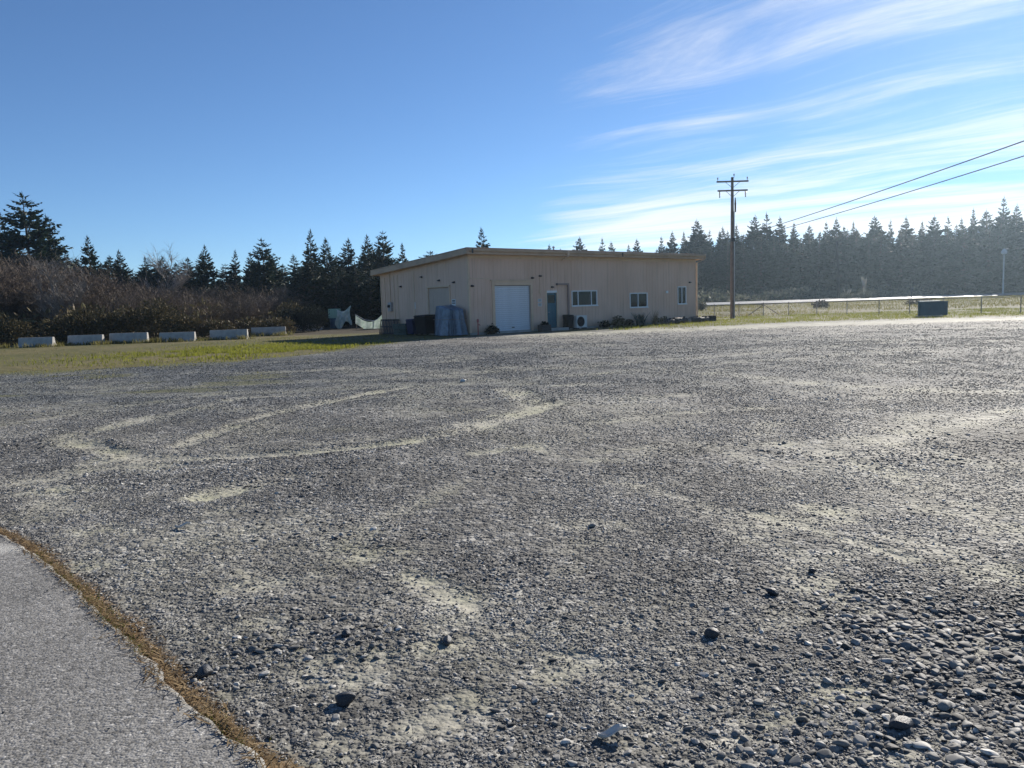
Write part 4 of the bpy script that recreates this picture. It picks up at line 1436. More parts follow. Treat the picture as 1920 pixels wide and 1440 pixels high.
bush('gorse_bush', (-30.0, 54.2, 0), [(-1.4, 0, 0.9, 1.5, 1.2, 1.0), (0.3, 0.2, 1.3, 1.7, 1.3, 1.15), (1.9, 0, 1.0, 1.4, 1.2, 1.0)], 5200, 0.2, 'gorse',
     'broad rounded brown-green bush behind the second barrier from the left', seed=401, h=2.2)
bush('gorse_bush', (-25.6, 54.6, 0), [(-1.3, 0, 1.2, 1.4, 1.2, 1.2), (0.6, 0.2, 1.5, 1.6, 1.3, 1.25), (2.2, 0.1, 0.9, 1.2, 1.1, 0.9)], 5200, 0.2, 'gorse',
     'tallest rounded brown-green bush behind the third barrier from the left', seed=403, h=2.4)
bush('gorse_bush', (-35.2, 53.6, 0), [(-1.0, 0, 1.1, 1.8, 1.3, 1.2), (1.0, 0, 0.8, 1.3, 1.1, 0.9)], 3800, 0.2, 'gorse',
     'brown-green bush cut by the left picture edge', seed=405, h=2.0)
bush('gorse_bush', (-22.0, 55.2, 0), [(-0.8, 0, 0.7, 1.3, 1.0, 0.8), (1.0, 0.2, 0.6, 1.3, 1.0, 0.7)], 2600, 0.2, 'brush',
     'low brown bush behind the fourth barrier from the left', seed=407, h=1.3)
bush('gorse_bush', (-18.6, 58.0, 0), [(-0.8, 0, 0.6, 1.5, 1.0, 0.7), (1.2, 0.2, 0.6, 1.3, 1.0, 0.7)], 2600, 0.2, 'brush',
     'low straggly brown bush behind the fifth barrier from the left', seed=409, h=1.2)
bush('evergreen_bush', (-16.9, 63.0, 0), [(-0.9, 0, 1.0, 1.25, 1.1, 0.95), (0.7, 0.1, 1.05, 1.4, 1.1, 1.0)], 9000, 0.13, 'darkleaf',
     'round near-black evergreen bush left of the netting', seed=411, h=1.9)
bush('evergreen_bush', (-18.8, 66.5, 0), [(0, 0, 1.3, 1.2, 1.0, 1.2)], 2000, 0.2, 'gorse',
     'brownish bush close behind the round near-black bush', seed=413, h=2.1)

# undergrowth below the thicket: one brown mass
r_ = np.random.default_rng(55)
nU = 46000
x = r_.uniform(-56, -8, nU)
y = r_.uniform(56, 90, nU)
hmax = 0.4 + 2.6 * fbm(x * 0.25, y * 0.25, 221) * (0.55 + 0.45 * sstep(-12, -24, x))
z = gz(x, y) + r_.uniform(0, 1, nU) ** 1.3 * hmax
kk = ~((x > -20) | ((x > -24) & (y < 66)))
P_ = np.stack([x, y, z], -1)[kk]
nU = len(P_)
ax = r_.normal(0, 1, (nU, 3)) + np.array([0, 0, 0.7])
ax /= np.linalg.norm(ax, axis=1)[:, None]
bxv = np.cross(ax, r_.normal(0, 1, (nU, 3)))
bxv /= np.linalg.norm(bxv, axis=1)[:, None]
L = r_.uniform(0.25, 0.7, nU)
W = L * 0.16
Q = np.stack([P_, P_ + ax * (L * .5)[:, None] + bxv * W[:, None], P_ + ax * L[:, None], P_ + ax * (L * .5)[:, None] - bxv * W[:, None]], 1)
tag(link('undergrowth', quads_mesh('undergrowth', Q, M['brush'])), 'tangled brown undergrowth filling the thicket behind the barriers', 'undergrowth', kind='stuff')

# scrub between the highway and the wood
nS = 30000
x = r_.uniform(5, 190, nS)
q = r_.uniform(117, 142, nS)
y = (q - ROAD_N[0] * x) / ROAD_N[1]
hm = 0.5 + 3.2 * fbm(x * 0.16, y * 0.16, 231) ** 1.5
P_ = np.stack([x, y, gz(x, y) + r_.uniform(0, 1, nS) * hm], -1)
ax = r_.normal(0, 1, (nS, 3)) + np.array([0, 0, 0.5])
ax /= np.linalg.norm(ax, axis=1)[:, None]
bxv = np.cross(ax, r_.normal(0, 1, (nS, 3)))
bxv /= np.linalg.norm(bxv, axis=1)[:, None]
L = r_.uniform(0.3, 0.9, nS)
W = L * 0.25
Q = np.stack([P_, P_ + ax * (L * .5)[:, None] + bxv * W[:, None], P_ + ax * L[:, None], P_ + ax * (L * .5)[:, None] - bxv * W[:, None]], 1)
tag(link('roadside_scrub', quads_mesh('roadside_scrub', Q, M['scrub'])), 'low grey-green scrub between the highway and the far wood', 'scrub', kind='stuff')

# ------------------------------------------------------------------ the building
BA = Vector((-2.34, 45.04, 0))
BR = math.atan2(0.629, 0.777)
LEN, DEP = 21.1, 10.2
house = empty('warehouse', BA, BR)
tag(house, 'long tan single-storey building with a low sloping roof across the gravel lot', 'building')


def wtop(v):
    return 4.66 - 0.062 * v


GR, GD = 0.305, 0.012


def groove_panel(a0, a1, z0, zt0, zt1, thick=0.1):
    """upright siding panel along local x from a0 to a1, outer face at y=0, shallow vertical grooves every 0.2 m"""
    prof = [(a0, 0.0)]
    k = math.ceil((a0 + 0.03) / GR) * GR
    while k < a1 - 0.03:
        prof += [(k - 0.009, 0.0), (k - 0.006, GD), (k + 0.006, GD), (k + 0.009, 0.0)]
        k += GR
    prof.append((a1, 0.0))
    m = MB()
    vs, fs = [], []
    for (a, d) in prof:
        zt = zt0 + (zt1 - zt0) * (a - a0) / (a1 - a0)
        vs += [(a, d, z0), (a, d, zt)]
    for i in range(len(prof) - 1):
        fs.append((2 * i, 2 * i + 2, 2 * i + 3, 2 * i + 1))
    n = len(vs)
    vs += [(a0, thick, z0), (a1, thick, z0), (a1, thick, zt1), (a0, thick, zt0)]
    last = 2 * (len(prof) - 1)
    fs += [(n + 1, n, n + 3, n + 2), (0, 1, n + 3, n), (last + 1, last, n + 1, n + 2),
           tuple([n, n + 1] + [2 * i for i in range(len(prof) - 1, -1, -1)]),
           tuple([2 * i + 1 for i in range(len(prof))] + [n + 2, n + 3])]
    m.add(vs, fs)
    return m


def wall(parent, length, openings, top, rz, loc, step=1.22):
    w = empty('wall', loc, rz, parent)
    br = sorted(set([0.0, length] + [o[0] for o in openings] + [o[1] for o in openings] +
                    [k * step for k in range(1, int(length / step) + 1)]))
    br2 = [br[0]]
    for b in br[1:]:
        if b - br2[-1] > 0.05:
            br2.append(b)
    for a, b in zip(br2[:-1], br2[1:]):
        mid = (a + b) / 2
        zs = [(0.12, None)]
        for o in openings:
            if o[0] - 1e-6 <= mid <= o[1] + 1e-6:
                zs = []
                if o[2] > 0.2:
                    zs.append((0.12, o[2]))
                zs.append((o[3], None))
        for z0, z1 in zs:
            t0, t1 = (top(a), top(b)) if z1 is None else (z1, z1)
            groove_panel(a + 0.004, b - 0.004, z0, t0, t1).build('wall_panel', M['tan'], w)
    return w


GAR = (1.88, 4.70, 0.0, 2.86)
DOOR = (6.0, 6.95, 0.0, 2.42)
W1 = (8.2, 10.55, 1.46, 2.48)
W2 = (13.75, 15.6, 1.22, 2.26)
W3 = (18.95, 19.95, 1.35, 2.66)
wall(house, LEN, [GAR, DOOR, W1, W2, W3], lambda a: wtop(0), 0, (0, 0, 0))
SD = (DEP - 4.25, DEP - 2.0, 0.0, 2.85)
# side wall: runs from the rear corner to the front corner, outer face to the left
wall(house, DEP, [SD], lambda a: wtop(DEP - a), -PI / 2, (0, DEP, 0))
wall(house, DEP, [], lambda a: wtop(a), PI / 2, (LEN, 0, 0))
wall(house, LEN, [], lambda a: wtop(DEP), PI, (LEN, DEP, 0))
# concrete footing and dim inner shell
m = MB()
m.box(0.03, LEN - 0.03, 0.03, 0.12, -0.2, 0.12).box(0.03, LEN - 0.03, DEP - 0.12, DEP - 0.03, -0.2, 0.12)
m.box(0.03, 0.12, 0.12, DEP - 0.12, -0.2, 0.12).box(LEN - 0.12, LEN - 0.03, 0.12, DEP - 0.12, -0.2, 0.12)
m.build('footing', M['concrete'], house)
m = MB()
m.box(0.3, LEN - 0.3, 0.72, 0.78, 0, 3.9).box(0.3, LEN - 0.3, 0.13, 0.72, 3.0, 3.05).box(0.3, LEN - 0.3, 0.13, 0.72, 0.04, 0.08)
m.build('inner_shell', M['interior'], house)
# corner boards
for (x0, x1, y0, y1, zt) in ((-0.025, 0.1, -0.025, -0.001, wtop(0)), (LEN - 0.1, LEN + 0.025, -0.025, -0.001, wtop(0))):
    MB().box(x0, x1, y0, y1, 0.1, zt - 0.22).build('corner_board', M['tan_trim'], house)
for x0, x1 in ((-0.025, -0.001), (LEN + 0.001, LEN + 0.025)):
    MB().box(x0, x1, 0.0, 0.11, 0.1, wtop(0) - 0.05).build('corner_board', M['tan_trim'], house)
    MB().box(x0, x1, DEP - 0.11, DEP, 0.1, wtop(DEP) - 0.05).build('corner_board', M['tan_trim'], house)
MB().box(0.0, LEN, -0.03, -0.002, wtop(0) - 0.22, wtop(0)).build('frieze_board', M['tan_trim'], house)

# roof: a sloping deck with fascias, drip edge, seams and a gutter
OV, OS = 0.55, 0.45


def roofz(v):
    return 4.98 - 0.062 * (v + OV)


def slab(x0, x1, v0, v1, dz0, dz1):
    return [(x0, v0, roofz(v0) + dz0), (x1, v0, roofz(v0) + dz0), (x1, v1, roofz(v1) + dz0), (x0, v1, roofz(v1) + dz0),
            (x0, v0, roofz(v0) + dz1), (x1, v0, roofz(v0) + dz1), (x1, v1, roofz(v1) + dz1), (x0, v1, roofz(v1) + dz1)]


RX0, RX1, RV0, RV1 = -OS, LEN + OS, -OV, DEP + 0.45
roof = MB().hexa(slab(RX0, RX1, RV0, RV1, -0.06, 0.0)).build('roof', M['roof'], house)
MB().hexa(slab(RX0 + 0.04, RX1 - 0.04, RV0 + 0.04, RV1 - 0.04, -0.30, -0.27)).build('soffit', M['tan_trim'], roof)
MB().hexa(slab(RX0 - 0.002, RX1 + 0.002, RV0 - 0.03, RV0, -0.34, -0.02)).build('front_fascia', M['fascia'], roof)
MB().hexa(slab(RX0 - 0.002, RX1 + 0.002, RV1, RV1 + 0.03, -0.34, -0.02)).build('rear_fascia', M['fascia'], roof)
MB().hexa(slab(RX0 - 0.03, RX0 - 0.003, RV0 - 0.02, RV1 + 0.02, -0.33, -0.02)).build('rake_board', M['fascia'], roof)
MB().hexa(slab(RX1 + 0.003, RX1 + 0.03, RV0 - 0.02, RV1 + 0.02, -0.33, -0.02)).build('rake_board', M['fascia'], roof)
MB().hexa(slab(RX0 - 0.05, RX1 + 0.05, RV0 - 0.05, RV0 + 0.1, 0.003, 0.03)).build('drip_edge', M['tan_trim'], roof)
MB().hexa(slab(RX0 - 0.05, RX0 + 0.08, RV0 + 0.1, RV1 + 0.03, 0.003, 0.03)).build('drip_edge', M['tan_trim'], roof)
MB().hexa(slab(RX1 - 0.08, RX1 + 0.05, RV0 + 0.1, RV1 + 0.03, 0.003, 0.03)).build('drip_edge', M['tan_trim'], roof)
seam = MB().hexa(slab(-0.015, 0.015, RV0 + 0.12, RV1, 0.003, 0.035)).mesh('roof_seam', M['roof'])
for k in range(45):
    link('roof_seam', seam, roof, (RX0 + 0.3 + k * 0.48, 0, 0))
# gutter on the front edge, in two runs with a joint
for x0, x1 in ((RX0 + 0.1, 7.3), (7.42, RX1 - 0.1)):
    g = MB()
    y1 = RV0 - 0.034
    pr = [(y1, 4.92), (y1, 4.79), (y1 - 0.08, 4.79), (y1 - 0.12, 4.86), (y1 - 0.12, 4.92), (y1 - 0.11, 4.92), (y1 - 0.11, 4.865), (y1 - 0.075, 4.80), (y1 - 0.01, 4.80), (y1 - 0.01, 4.92)]
    nP = len(pr)
    vs = [(x0, a, b) for a, b in pr] + [(x1, a, b) for a, b in pr]
    fs = [(i, (i + 1) % nP, nP + (i + 1) % nP, nP + i) for i in range(nP)] + [tuple(range(nP - 1, -1, -1)), tuple(range(nP, 2 * nP))]
    g.add(vs, fs)
    g.build('gutter', M['fascia'], roof)
MB().box(7.28, 7.44, RV0 - 0.17, RV0 - 0.032, 4.70, 4.95).build('gutter_outlet', M['tan_trim'], roof)
MB().tube([(7.36, RV0 - 0.1, 4.72), (7.36, RV0 - 0.1, 4.62), (7.3, -0.14, 4.42)], 0.045, 8).build('outlet_pipe', M['tan_trim'], roof, True)
for x in (-0.2, 12.3):
    MB().box(x, x + 0.1, RV0 - 0.18, RV0 - 0.158, 4.68, 4.93).build('gutter_bracket', M['dark_metal'], roof)
MB().lathe([(0.05, 0), (0.05, 0.32), (0.09, 0.34), (0.09, 0.4), (0.02, 0.44)], 12, (7.1, 0.4, roofz(0.4) - 0.03)).build('vent_pipe', M['metal'], roof, True)
MB().lathe([(0.04, 0), (0.04, 0.22), (0.0401, 0.24)], 10, (14.8, 1.2, roofz(1.2) - 0.03)).build('vent_pipe', M['metal'], roof, True)
# downspout at the right corner
MB().tube([(LEN + 0.32, RV0 - 0.08, 4.78), (LEN + 0.3, RV0 - 0.02, 4.62), (LEN + 0.09, -0.05, 4.4), (LEN + 0.09, -0.06, 0.25), (LEN + 0.12, -0.25, 0.12)], 0.05, 8).build('downspout', M['tan_trim'], house, True)

# roller door of stacked slats
gd = empty('roller_door', (0, 0, 0), 0, house)
sl_me = MB()
vs, fs = [], []
w_ = GAR[1] - GAR[0] - 0.1
for z, d in ((0.0, 0.0), (0.012, -0.014), (0.06, -0.022), (0.108, -0.014), (0.12, 0.0)):
    vs += [(0, d, z), (w_, d, z)]
for i in range(4):
    fs.append((2 * i, 2 * i + 1, 2 * i + 3, 2 * i + 2))
n = len(vs)
vs += [(0, 0.02, 0), (w_, 0.02, 0), (w_, 0.02, 0.12), (0, 0.02, 0.12)]
fs += [(n + 1, n, n + 3, n + 2), (0, n, n + 1, 1), (9, n + 2, n + 3, 8)]
slat = sl_me.add(vs, fs).mesh('slat', M['white_door'])
for k in range(22):
    link('slat', slat, gd, (GAR[0] + 0.05, 0.10, 0.1 + k * 0.1245))
MB().box(GAR[0] + 0.04, GAR[1] - 0.04, 0.075, 0.13, 0.03, 0.1).build('bottom_bar', M['metal'], gd)
MB().box(GAR[0] + 0.001, GAR[0] + 0.05, 0.04, 0.16, 0.0, GAR[3] - 0.001).build('guide_rail', M['metal'], gd)
MB().box(GAR[1] - 0.05, GAR[1] - 0.001, 0.04, 0.16, 0.0, GAR[3] - 0.001).build('guide_rail', M['metal'], gd)
MB().box(3.2, 3.4, 0.045, 0.074, 0.28, 0.33).build('door_handle', M['dark_metal'], gd)
for x0, x1, z0, z1 in ((GAR[0] - 0.2, GAR[0], 0.05, 3.12), (GAR[1], GAR[1] + 0.18, 0.05, 3.12), (GAR[0] - 0.0, GAR[1] + 0.0, 2.86, 3.12)):
    MB().box(x0 + 0.002, x1 - 0.002, -0.045, -0.002, z0, z1).build('door_trim', M['tan_trim'], house)
MB().box(GAR[0] - 0.3, GAR[1] + 0.28, -0.09, -0.002, 3.124, 3.2).build('door_head_flashing', M['tan_trim'], house)
MB().box(0.1, GAR[0] - 0.32, -0.02, -0.002, 3.24, 3.29).build('belt_batten', M['tan_trim'], house)

# entrance door with glazed top
ed = empty('entrance_door', (0, 0, 0), 0, house)
x0, x1 = DOOR[0] + 0.05, DOOR[1] - 0.05
MB().box(x0, x1, 0.05, 0.1, 0.17, 1.72).box(x0, x0 + 0.12, 0.05, 0.1, 1.72, 2.36).box(x1 - 0.12, x1, 0.05, 0.1, 1.72, 2.36).box(x0 + 0.12, x1 - 0.12, 0.05, 0.1, 2.24, 2.36).build('door_leaf', M['teal'], ed)
MB().box(x0 + 0.12, x1 - 0.12, 0.07, 0.08, 1.72, 2.24).build('pane', M['glass'], ed)
for z0, z1 in ((0.28, 0.85), (0.97, 1.6)):
    for a, b in ((x0 + 0.09, x0 + 0.39), (x0 + 0.46, x1 - 0.09)):
        MB().box(a, b, 0.036, 0.049, z0, z1).build('raised_panel', M['teal'], ed)
MB().tube([(x0 + 0.09, 0.02, 1.14), (x0 + 0.09, -0.03, 1.14), (x0 + 0.2, -0.03, 1.14)], 0.014, 6).build('door_handle', M['metal'], ed)
for a, b, c, d in ((DOOR[0] - 0.1, DOOR[0] + 0.05, 0.15, 2.5), (DOOR[1] - 0.05, DOOR[1] + 0.1, 0.15, 2.5), (DOOR[0] + 0.05, DOOR[1] - 0.05, 2.36, 2.5)):
    MB().box(a + 0.001, b - 0.001, -0.03, 0.12, c, d).build('door_frame', M['white'] if c > 1 else M['tan_trim'], ed)
MB().box(DOOR[0] - 0.25, DOOR[1] + 0.25, -0.75, -0.03, -0.05, 0.15).build('door_step', M['concrete'], house, bevel=0.015)


def window(o, splits, name='window'):
    x0, x1, z0, z1 = o
    w = empty(name, (0, 0, 0), 0, house)
    f = 0.07
    fr = MB().box(x0, x0 + f, -0.03, 0.09, z0, z1).box(x1 - f, x1, -0.03, 0.09, z0, z1)
    fr.box(x0 + f, x1 - f, -0.03, 0.09, z1 - f, z1).box(x0 + f, x1 - f, -0.03, 0.09, z0, z0 + f)
    fr.build('frame', M['white'], w)
    MB().box(x0 - 0.05, x1 + 0.05, -0.08, -0.031, z0 - 0.03, z0 + 0.04).build('sill', M['white'], w)
    xs = [x0 + f] + [x0 + (x1 - x0) * s for s in splits] + [x1 - f]
    for s in xs[1:-1]:
        MB().box(s - 0.03, s + 0.03, -0.02, 0.07, z0 + f, z1 - f).build('mullion', M['white'], w)
    for i, (a, b) in enumerate(zip(xs[:-1], xs[1:])):
        a2 = a if i == 0 else a + 0.03
        b2 = b if i == len(xs) - 2 else b - 0.03
        MB().box(a2, b2, 0.03, 0.036, z0 + f, z1 - f).build('pane', M['glass'], w)
    return w


w1 = window(W1, (0.25, 0.77))
w2 = window(W2, (0.47,))
w3 = window(W3, (0.5,))
vs = MB()
for k in range(9):
    a = W2[0] + 0.95 + k * 0.088
    vs.box(a, a + 0.07, 0.16 + 0.02 * (k % 2), 0.18 + 0.02 * (k % 2), W2[2] + 0.3, W2[3])
vs.build('curtain', M['curtain'], w2)
MB().box(W2[0] + 0.05, W2[0] + 0.85, 0.2, 0.21, W2[2] + 0.05, W2[3]).build('blind', M['blind'], w2)
MB().box(W3[0], W3[1], 0.2, 0.21, W3[3] - 0.35, W3[3]).build('blind', M['curtain'], w3)
MB().box(W3[0], W3[1], 0.2, 0.21, W3[2], W3[2] + 0.3).build('blind', M['curtain'], w3)


def wall_lamp(loc, parent, rz=0.0, name='wall_lamp'):
    t = empty(name, loc, rz, parent)
    t.scale = (0.75, 0.75, 0.75)
    MB().box(-0.06, 0.06, -0.025, 0.0, -0.08, 0.08).build('back_plate', M['dark_metal'], t)
    MB().hexa([(-0.12, -0.20, -0.02), (0.12, -0.20, -0.02), (0.12, -0.025, -0.08), (-0.12, -0.025, -0.08),
               (-0.10, -0.17, 0.03), (0.10, -0.17, 0.03), (0.10, -0.025, 0.07), (-0.10, -0.025, 0.07)]).build('lamp_head', M['dark_metal'], t)
    return t


for x, z in ((6.5, 2.72), (5.5, 3.42), (20.32, 2.95), (0.2, 2.84), (4.86, 3.3)):
    wall_lamp((x, -0.01 if x != 0.2 else -0.03, z), house)
for v, z in ((7.5, 3.1), (4.95, 3.6), (3.0, 3.3), (1.42, 3.12)):
    wall_lamp((-0.005, v, z), house, -PI / 2)
# notices beside the door
for z in (1.64, 1.9):
    nb = MB().box(5.3, 5.6, -0.02, -0.003, z - 0.1, z + 0.1).build('notice', M['paper'], house)
    ln_ = MB()
    for q in range(3):
        ln_.box(5.33, 5.57, -0.023, -0.0205, z - 0.06 + q * 0.05, z - 0.035 + q * 0.05)
    ln_.build('print', M['ink'], nb)
# pipe cover down to the outdoor unit
MB().box(6.85, 7.93, -0.1, -0.003, 2.84, 2.95).box(7.82, 7.93, -0.1, -0.003, 0.75, 2.84).build('line_cover', M['pipe'], house)
MB().box(6.82, 6.9, -0.12, -0.101, 2.82, 2.97).build('line_cover_cap', M['dark_metal'], house)
MB().tube([(5.5, -0.02, 3.33), (5.5, -0.02, 2.2)], 0.018, 6).build('conduit', M['tan_trim'], house)
MB().box(17.6, 17.82, -0.07, -0.003, 2.18, 2.36).build('wall_vent', M['white'], house)
MB().box(5.4, 5.56, -0.06, -0.003, 2.35, 2.55).build('junction_box', M['tan_trim'], house)
# side wall fittings
sdo = empty('sliding_door', (0, 0, 0), 0, house)
for k in range(5):
    v0 = 2.0 + k * 0.45
    MB().box(0.02, 0.07, v0 + 0.004, v0 + 0.446, 0.06, 2.84).build('door_board', M['grey_door'], sdo)
MB().box(-0.09, -0.003, 1.85, 4.4, 2.88, 2.98).build('track', M['tan_trim'], sdo)
MB().box(-0.05, -0.003, 4.27, 4.37, 0.1, 2.86).build('door_trim', M['tan_trim'], sdo)
MB().box(-0.05, -0.003, 1.88, 1.98, 0.1, 2.86).build('door_trim', M['tan_trim'], sdo)
sg = MB().box(-0.02, -0.003, 1.35, 1.75, 1.72, 2.12).build('notice', M['paper'], house)
MB().box(-0.0235, -0.0205, 1.4, 1.7, 1.98, 2.06).box(-0.0235, -0.0205, 1.4, 1.7, 1.85, 1.92).build('print', M['ink'], sg)
MB().box(-0.16, -0.003, 8.7, 9.1, 1.5, 2.1).build('meter_box', M['metal'], house, bevel=0.01)
MB().lathe([(0.1, 0), (0.1, 0.05), (0.085, 0.12), (0.03, 0.14)], 14, (0, 0, 0)).build('meter_dial', M['dark_metal'], house, True, loc=(-0.16, 8.9, 1.85), rot=(0, -PI / 2, 0))
MB().tube([(-0.04, 8.9, 2.1), (-0.04, 8.9, 4.0)], 0.03, 6).build('conduit', M['tan_trim'], house)
for v in (7.9, 8.4, 5.9, 9.6):
    MB().box(-0.028, -0.003, v, v + 0.09, 0.12, wtop(v) - 0.3).build('batten', M['tan_trim'], house)
MB().box(-0.03, -0.003, 5.85, 5.95 - 0.06, 1.6, 2.05).build('switch_box', M['white'], house)


def hw(u, v, z=0.0):
    """building coordinates to the world"""
    c, s = math.cos(BR), math.sin(BR)
    return (BA.x + u * c - v * s, BA.y + u * s + v * c, z)


# ------------------------------------------------------------------ things round the building
ac = empty('heat_pump', hw(8.4, -0.55), BR)
tag(ac, 'pale boxy heat pump unit with round fan grille standing under the pipe cover', 'heat pump')
MB().box(-0.46, 0.46, -0.17, 0.17, 0.08, 0.86).build('casing', M['ac'], ac, bevel=0.015)
g = MB()
for k in range(7):
    rr_ = 0.05 + 0.045 * k
    g.tube([(-0.1 + rr_ * math.cos(a), -0.185, 0.47 + rr_ * math.sin(a)) for a in np.linspace(0, 2 * PI, 25)], 0.006, 4, False)
g.build('fan_grille', M['dark_metal'], ac)
MB().lathe([(0.33, 0), (0.33, 0.004)], 24).build('fan_opening', M['black'], ac, loc=(-0.1, -0.172, 0.47), rot=(PI / 2, 0, 0))
for x in (-0.35, 0.35):
    MB().box(x - 0.05, x + 0.05, -0.2, 0.2, 0, 0.08).build('foot', M['dark_metal'], ac)


def planter(name, loc, rz, w, d, h, label, mat='darkwood', seed=0, plant=True):
    t = empty(name, loc, rz)
    m = MB().box(-w / 2, w / 2, -d / 2, -d / 2 + 0.04, 0, h).box(-w / 2, w / 2, d / 2 - 0.04, d / 2, 0, h)
    m.box(-w / 2, -w / 2 + 0.04, -d / 2 + 0.04, d / 2 - 0.04, 0, h).box(w / 2 - 0.04, w / 2, -d / 2 + 0.04, d / 2 - 0.04, 0, h)
    m.build('box', M[mat], t)
    MB().box(-w / 2 + 0.04, w / 2 - 0.04, -d / 2 + 0.04, d / 2 - 0.04, 0, h - 0.05).build('soil', M['darkwood'], t)
    if plant:
        link('foliage', leaf_cloud(seed, [(0, 0, h, w * 0.4, d * 0.4, 0.2)], 300, 0.1, 'darkleaf'), t)
    return tag(t, label, 'planter')


planter('planter', hw(5.35, -0.5), BR, 0.75, 0.4, 0.38, 'dark planter box on the ground left of the teal door', seed=501)
bin_ = None


def wheelie_bin(loc, rz, w, d, h, mat, label, name='wheeled_bin'):
    t = empty(name, loc, rz)
    a, b = w / 2, d / 2
    MB().hexa([(-a * .82, -b * .8, 0.08), (a * .82, -b * .8, 0.08), (a * .82, b * .85, 0.08), (-a * .82, b * .85, 0.08),
               (-a, -b, h * .9), (a, -b, h * .9), (a, b, h * .9), (-a, b, h * .9)]).build('body', M[mat], t)
    MB().hexa([(-a * 1.06, -b * 1.08, h * .905), (a * 1.06, -b * 1.08, h * .905), (a * 1.06, b * 1.05, h * .905), (-a * 1.06, b * 1.05, h * .905),
               (-a * .95, -b * .9, h * .97), (a * .95, -b * .9, h * .97), (a * .95, b * .95, h), (-a * .95, b * .95, h)]).build('lid', M[mat], t)
    MB().tube([(-a * .7, b + 0.03, h * .9), (-a * .7, b + 0.09, h * .93), (a * .7, b + 0.09, h * .93), (a * .7, b + 0.03, h * .9)], 0.018, 6).build('handle', M[mat], t)
    for s in (-1, 1):
        MB().lathe([(0.1, 0), (0.11, 0.02), (0.11, 0.05), (0.1, 0.07)], 14).build('wheel', M['rubber'], t, True, loc=(s * a * .85 - 0.035, b * .8, 0.11), rot=(0, PI / 2, 0))
    return tag(t, label, 'bin')


wheelie_bin(hw(7.45, -0.45), BR, 0.5, 0.5, 0.95, 'black', 'slim black bin between the teal door and the heat pump')

# left of the side wall (outside, u < 0)
wheelie_bin(hw(-0.75, 3.5), BR - PI / 2, 1.25, 1.0, 1.25, 'black', 'large black wheeled bin against the side wall, next to the tarp')
wheelie_bin(hw(-0.8, 4.8), BR - PI / 2, 0.75, 0.8, 1.02, 'navy', 'navy blue wheeled bin left of the large black bin')
for k in range(4):
    c = empty('crate', hw(-0.7 - 0.05 * (k % 2), 5.9 + 0.75 * (k // 2), 0.0 + 0.36 * (k % 2)), BR + 0.08 * k)
    m = MB().box(-0.3, 0.3, -0.36, 0.36, 0, 0.05)
    m.build('crate_floor', M['darkgreen'], c)
    for y0 in (-0.36, 0.335):
        for z0 in (0.06, 0.16, 0.26):
            MB().box(-0.3, 0.3, y0, y0 + 0.025, z0, z0 + 0.075).build('slat', M['darkgreen'], c)
    for x_ in (-0.3, 0.275):
        for z0 in (0.06, 0.16, 0.26):
            MB().box(x_, x_ + 0.025, -0.33, 0.33, z0, z0 + 0.075).build('slat', M['darkgreen'], c)
    for x_ in (-0.27, 0.24):
        for y_ in (-0.33, 0.3):
            MB().box(x_, x_ + 0.03, y_, y_ + 0.03, 0.05, 0.35).build('corner_post', M['darkgreen'], c)
    tag(c, ['bottom crate of the dark green stack nearer the navy bin', 'top crate of the dark green stack nearer the navy bin',
            'bottom crate of the dark green stack nearer the pallets', 'top crate of the dark green stack nearer the pallets'][k], 'crate', 'dark green crates by the side wall')


def pallet(loc, rz, tilt, label):
    t = empty('pallet', loc, rz)
    t.rotation_euler = (tilt, 0, rz)
    for k in range(6):
        x = -0.55 + k * 0.2
        MB().box(x, x + 0.12, -0.02, 0.0, 0, 1.0).build('slat', M['darkwood'], t)
    for z in (0.02, 0.46, 0.9):
        MB().box(-0.55, 0.57, 0.001, 0.09, z, z + 0.08).build('bearer', M['darkwood'], t)
    return tag(t, label, 'pallet')


pallet(hw(-0.45, 8.1), BR - PI / 2, -0.14, 'dark wooden pallet leaning on the side wall, nearer the crates')
pallet(hw(-0.45, 9.35), BR - PI / 2, -0.17, 'dark wooden pallet leaning on the far left end of the side wall')


def tarp_pile():
    n, rows = 72, 16
    V, F = [], []
    for j in range(rows):
        t = j / (rows - 1)
        for i in range(n):
            a = 2 * PI * i / n
            # rounded rectangle
            ca, sa = math.cos(a), math.sin(a)
            p = 0.42
            x = 0.55 * math.copysign(abs(ca) ** p, ca)
            y = 0.92 * math.copysign(abs(sa) ** p, sa)
            fold = (1 - abs(math.sin(a * 7 + 1.8 * math.sin(a * 3)))) * 0.55 * (0.4 + 0.6 * t) + 0.1 * math.sin(a * 23 + 2 + 3 * t) * t
            s = 0.78 + fold * 0.8
            z = 1.62 * (1 - t) ** 0.93 + 0.02
            z += 0.12 * math.sin(y * 2.2 + 0.6) * (1 - t)
            V.append((x * s, y * s, z))
        if j:
            for i in range(n):
                F.append(((j - 1) * n + i, j * n + i, j * n + (i + 1) % n, (j - 1) * n + (i + 1) % n))
    c = len(V)
    ring = []
    for q in (0.66, 0.33):
        for i in range(n):
            x, y, z = V[i]
            ring.append((x * q, y * q, z + 0.05 * (1 - q) + 0.04 * math.sin(x * q * 9 + y * q * 5)))
    V += ring
    for i in range(n):
        F.append((i, (i + 1) % n, c + (i + 1) % n, c + i))
        F.append((c + i, c + (i + 1) % n, c + n + (i + 1) % n, c + n + i))
    V.append((0, 0, 1.72))
    for i in range(n):
        F.append((c + n + i, c + n + (i + 1) % n, len(V) - 1))
    return np_mesh('tarp_cover', np.array(V), [np.array([f for f in F if len(f) == 4]), np.array([f for f in F if len(f) == 3])], M['tarp'], True)


